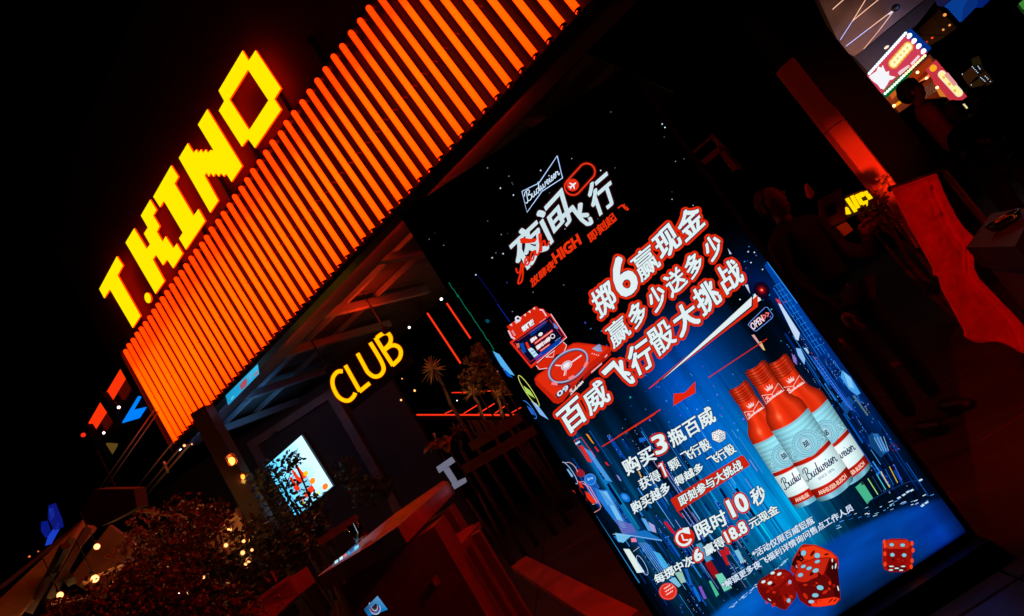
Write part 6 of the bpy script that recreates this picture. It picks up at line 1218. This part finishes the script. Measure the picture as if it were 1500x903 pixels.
# angled wall strip washed blue and green under the panel
b = MB(); b.prism(pan([(140, 378), (330, 225), (640, -20), (700, -20), (560, 160), (480, 215), (240, 485), (200, 440)], 11.0), (0, .1, 0)); wst = thing('side_wall', 'dim side wall washed green and blue beneath the brown ceiling panel', 'wall', tuple(pan([(300, 300)], 11)[0])); part('wall_face', b, mat('grey_plaster', (.3, .28, .28), .7, noise=.15, nscale=2), wst)
def glowlamp(label, x, y, Y, r, col, st, cat='lamp', sc_=(1, 1, 1)):
    p = at(x, y, Y); solo('glow_lamp', MB().ball(p, r, 12, 8, sc=sc_), emit('glow_%d_%d' % (x, y), col, st), label, cat, smooth=True)
glowlamp('white oval lamp above the upper edge of the red stall sign', *G4([(355, 314)])[0], 10.4, .045, (1, .75, .55), 1.2, sc_=(1, .7, .5))
for k_, (x, y, Y, e_, c_) in enumerate(((355, 314, 9.9, 6, (1, .6, .4)), (150, 90, 9.2, 8, (1, .5, .25)), (520, 60, 10.0, 4, (.3, .4, 1)))):  # added bare point lights that brighten the panel, without fixtures
    l = bpy.data.lights.new('stall_ceiling_light', 'POINT'); l.energy = e_; l.color = c_; l.shadow_soft_size = .15; lo = bpy.data.objects.new('stall_ceiling_light', l); COL.objects.link(lo); lo.location = at(*G4([(x, y)])[0], Y)
sg = thing('stall_sign', 'bright pink red stall sign with white splash and yellow blobs ringed by light bulbs', 'sign', tuple(pan([(430, 430)], 9.8)[0]))
SQ = [(235, 490), (482, 226), (628, 345), (335, 612)]
b = MB(); b.prism(pan(SQ, 9.8), (0, .18, 0)); part('sign_box', b, emit('sign_pink', rgb(206, 60, 84), 1.0), sg)
def spoly(nm, pts, c, Y, st=1.0): b = MB(); b.prism(pan(pts, Y), (0, .012, 0)); part(nm, b, emit('sign_%s_%d' % (nm, c[1]), rgb(*c), st), sg)
spoly('white_splash', [(240, 505), (290, 470), (300, 440), (322, 450), (330, 432), (350, 478), (372, 470), (372, 500), (415, 510), (395, 525), (375, 530), (360, 560), (340, 590), (318, 585), (300, 560), (262, 532)], (245, 246, 250), 9.76)
def oval_row(nm, a_, b_, n, r, c, Y):
    b = MB()
    for i in range(n):
        x = a_[0] + (b_[0] - a_[0]) * i / (n - 1); y = a_[1] + (b_[1] - a_[1]) * i / (n - 1)
        b.prism(pan([(x + r * math.cos(k * .5236), y + r * math.sin(k * .5236)) for k in range(12)], Y - i * .002), (0, .001, 0))
    part(nm, b, emit('sign_' + nm, rgb(*c), 1.0), sg)
oval_row('yellow_halo', (402, 420), (497, 312), 6, 36, (246, 170, 50), 9.77); oval_row('yellow_lettering', (402, 420), (497, 312), 6, 26, (255, 250, 190), 9.73)
oval_row('orange_dots', (408, 412), (492, 318), 5, 6, (240, 170, 40), 9.70)
spoly('small_text_bar', [(432, 482), (440, 470), (500, 430), (512, 440), (446, 498)], (250, 200, 215), 9.76); spoly('small_text_bar', [(515, 418), (565, 365), (577, 375), (528, 432)], (250, 215, 225), 9.76)
cols_ = {'t': (.7, .9, 1.0), 'r': (.75, .8, 1.0), 'b': (.65, 1, .7)}
def sbulb(x, y, r, c, st):
    b = MB(); b.ball(pan([(x, y)], 9.68)[0], r, 8, 6); part('sign_bulb', b, emit('sign_bulb_' + c, cols_.get(c, (1, .8, .4)), st), sg, True)
for i in range(19): t_ = i / 18; sbulb(242 + 238 * t_, 486 - 264 * t_, .024, 't', 1.6)
for i in range(4): sbulb(507 + 31 * i, 236 + 34 * i, .036, 'r', 2.0); sbulb(502 + 31 * i, 246 + 34 * i, .026, 'r', 1.6)
for i in range(18): t_ = i / 17; sbulb(346 + 262 * t_, 620 - 250 * t_, .022, 'b' if t_ < .5 else 'y', 1.6)
# blue and green housing of the bulbs
b = MB(); (x0_, y0_), (x1_, y1_) = G4([(345, 625), (500, 470)]); b.bar(at(x0_, y0_, 9.85), at(x1_, y1_, 9.85), .12, .1, up=(0, 1, 0)); part('green_edge', b, emit('green_edge', (0, .10, .02), 1), sg)
b = MB(); (x0_, y0_), (x1_, y1_) = G4([(480, 218), (618, 350)]); b.bar(at(x0_, y0_, 9.85), at(x1_, y1_, 9.85), .15, .1, up=(0, 1, 0)); part('blue_edge', b, emit('blue_edge', (0, .03, .22), 1), sg)
# stall interior
st_ = thing('food_stall', 'orange lit food stall with white tiled counter beneath the pink sign', 'stall', tuple(pan([(560, 560)], 10.4)[0]))
def opart(nm, pts, Y, c, st=None, mm=None, d=.05): b = MB(); b.prism(pan(pts, Y), (0, d, 0)); part(nm, b, mm or emit('stall_%d_%d_%d' % c, rgb(*c), st or 1), st_)
opart('inner_wall', [(340, 640), (640, 360), (760, 480), (800, 640), (560, 660), (440, 745)], 10.6, (0, 0, 0), mm=mat('orange_inner_wall', (.7, .26, .1), .6, noise=.3, nscale=3))
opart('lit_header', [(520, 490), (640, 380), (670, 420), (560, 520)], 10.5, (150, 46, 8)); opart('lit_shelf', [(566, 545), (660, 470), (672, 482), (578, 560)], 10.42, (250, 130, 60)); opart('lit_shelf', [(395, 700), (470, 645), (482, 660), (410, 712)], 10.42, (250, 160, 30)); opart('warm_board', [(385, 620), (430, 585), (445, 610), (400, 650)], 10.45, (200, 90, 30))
for i in range(5):
    for j in range(4): opart('wall_tile', [(582 + i * 26 - j * 1 + 1, 592 - i * 16 + j * 20), (606 + i * 26, 577 - i * 16 + j * 20), (607 + i * 26, 594 - i * 16 + j * 20), (583 + i * 26, 609 - i * 16 + j * 20)], 10.4, (0, 0, 0), mm=mat('cream_tile', (.6, .52, .38), .3), d=.02)
for x, y in ((560, 480), (620, 520), (450, 660), (405, 700), (690, 580)): b = MB(); b.ball(pan([(x, y)], 10.2)[0], .022, 10, 6); part('stall_bulb', b, emit('stall_bulb', (1, .5, .18), 6), st_, True)
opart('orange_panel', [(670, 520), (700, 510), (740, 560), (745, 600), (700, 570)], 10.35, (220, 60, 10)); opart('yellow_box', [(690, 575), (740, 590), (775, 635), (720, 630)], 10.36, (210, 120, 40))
sb = thing('second_stall_sign', 'slanting red stall sign with long yellow rounded bar right of the pink sign', 'sign', tuple(pan([(760, 520)], 9.6)[0]))
b = MB(); b.prism(pan([(682, 396), (888, 640), (800, 640), (640, 440)], 9.6), (0, .12, 0)); part('sign_box', b, emit('sign_red2', rgb(196, 50, 62), 1), sb)
def cappoly(a_, b_, r): 
    an = math.atan2(b_[1] - a_[1], b_[0] - a_[0]); return [(a_[0] + r * math.cos(t_), a_[1] + r * math.sin(t_)) for t_ in np.linspace(an + math.pi / 2, an + 1.5 * math.pi, 8)] + [(b_[0] + r * math.cos(t_), b_[1] + r * math.sin(t_)) for t_ in np.linspace(an - math.pi / 2, an + math.pi / 2, 8)]
for nm, r, c, Y in (('white_bar_edge', 26, (250, 220, 210), 9.57), ('yellow_bar', 20, (252, 244, 160), 9.55)): b = MB(); b.prism(pan(cappoly((722, 492), (835, 615), r), Y), (0, .01, 0)); part(nm, b, emit('sign_' + nm, rgb(*c), 1), sb)
for x, y in ((735, 512), (772, 556), (808, 600)): b = MB(); b.prism(pan([(x + 9 * math.cos(k * .785), y + 9 * math.sin(k * .785)) for k in range(8)], 9.53), (0, .008, 0)); part('yellow_character', b, emit('sign_char', rgb(240, 190, 30), 1), sb)
b = MB(); b.prism(pan([(666 + 22 * math.cos(k * .5236), 450 + 22 * math.sin(k * .5236)) for k in range(12)], 9.56), (0, .02, 0)); part('orange_disc', b, emit('sign_disc', rgb(252, 170, 30), 1), sb)
b = MB(); (x0_, y0_), (x1_, y1_) = G4([(748, 488), (812, 565)]); b.bar(at(x0_, y0_, 9.54), at(x1_, y1_, 9.54), .06, .01, up=(0, 1, 0)); part('small_lettering', b, emit('sign_letters2', rgb(230, 150, 150), 1), sb)
# ochre wall panels, blue glass, dim windows, green screen
ow = thing('ochre_facade', 'dim ochre wall panels with seams and small orange lights above the stall', 'wall', tuple(pan([(690, 190)], 12)[0]))
OW = mat('ochre_panel', (.5, .33, .08), .6, noise=.2, nscale=2)
for pts in ([(572, 190), (660, 105), (742, 225), (650, 232), (590, 228)], [(664, 101), (704, 58), (822, 185), (748, 236)], [(560, 242), (650, 238), (742, 242), (650, 300), (610, 320)]):
    b = MB(); b.prism(pan(pts, 12), (0, .1, 0)); part('wall_panel', b, OW, ow)
for i, (x, y) in enumerate(((740, 100), (730, 198), (772, 168), (657, 252), (622, 278))): glowlamp(('elongated orange lamp near the top of the ochre wall', 'small orange lamp mid right on the ochre wall', 'small orange lamp at the right edge of the ochre wall', 'small red lamp low on the ochre wall', 'fainter red lamp lowest on the ochre wall')[i], *G4([(x, y)])[0], 11.7, .03 if i == 0 else .02, (1, .35, .06) if i < 3 else (1, .06, .01), 1.0 if i != 4 else .4)
bg_ = thing('blue_lit_glazing', 'blue lit glass panels at the very top right', 'window', tuple(pan([(860, 60)], 13)[0]))
for pts, c in (([(745, 35), (800, -10), (900, -10), (860, 60), (850, 140), (770, 50)], (8, 58, 140)), ([(905, -10), (962, -10), (950, 45), (858, 140), (866, 62)], (6, 44, 120)), ([(966, -10), (1050, -10), (1000, 40), (955, 44)], (4, 30, 110)), ([(680, -10), (790, -10), (735, 38), (700, 30)], (24, 22, 60))):
    b = MB(); b.prism(pan(pts, 13), (0, .05, 0)); part('pane', b, emit('blue_pane_%d' % c[1], rgb(*c), 1), bg_)
dw = thing('dim_windows', 'dim brown lit windows with rows of tiny white lights at the right', 'window', tuple(pan([(960, 500)], 13)[0]))
for pts, c in (([(858, 492), (920, 440), (960, 500), (905, 555)], (46, 22, 6)), ([(925, 385), (965, 370), (985, 420), (935, 430)], (30, 22, 6)), ([(965, 498), (1010, 470), (1065, 540), (1030, 562)], (34, 18, 6)), ([(905, 560), (975, 515), (1000, 560), (930, 575)], (40, 22, 6)), ([(940, 440), (985, 425), (1005, 465), (965, 490)], (18, 12, 6))):
    b = MB(); b.prism(pan(pts, 13), (0, .05, 0)); part('pane', b, emit('brown_pane_%d_%d' % (c[0], len(pts)), rgb(*c), 1), dw)
for x, y in [(922 + 9 * i, 442 + 10 * i) for i in range(5)] + [(960, 440), (967, 450), (973, 458)] + [(978 + 9 * i, 514 + 8 * i) for i in range(4)] + [(1008, 505), (1018, 515), (1026, 524), (1042, 540), (856, 492), (915, 562)]:
    b = MB(); b.ball(pan([(x, y)], 12.9)[0], .009, 6, 4); part('tiny_light', b, emit('tiny_light', (.5, .65, .9), 1.4), dw)
gs = thing('green_screen_sign', 'small green screen cut off by the upper right corner of the photo', 'sign', tuple(pan([(1255, 40)], 13)[0])); b = MB(); b.prism(pan([(1230, 30), (1275, -10), (1290, 40), (1275, 90), (1250, 62)], 13), (0, .05, 0)); part('sign_face', b, emit('green_face', rgb(16, 46, 12), 1), gs)
for i in range(4): b = MB(); (x0_, y0_), (x1_, y1_) = G4([(1236 + i * 8, 30 + i * 10), (1272, 0 + i * 12)]); b.bar(at(x0_, y0_, 12.95), at(x1_, y1_, 12.95), .05, .02, up=(0, 1, 0)); part('text_line', b, emit('green_line', rgb(60, 130, 50), 1), gs)
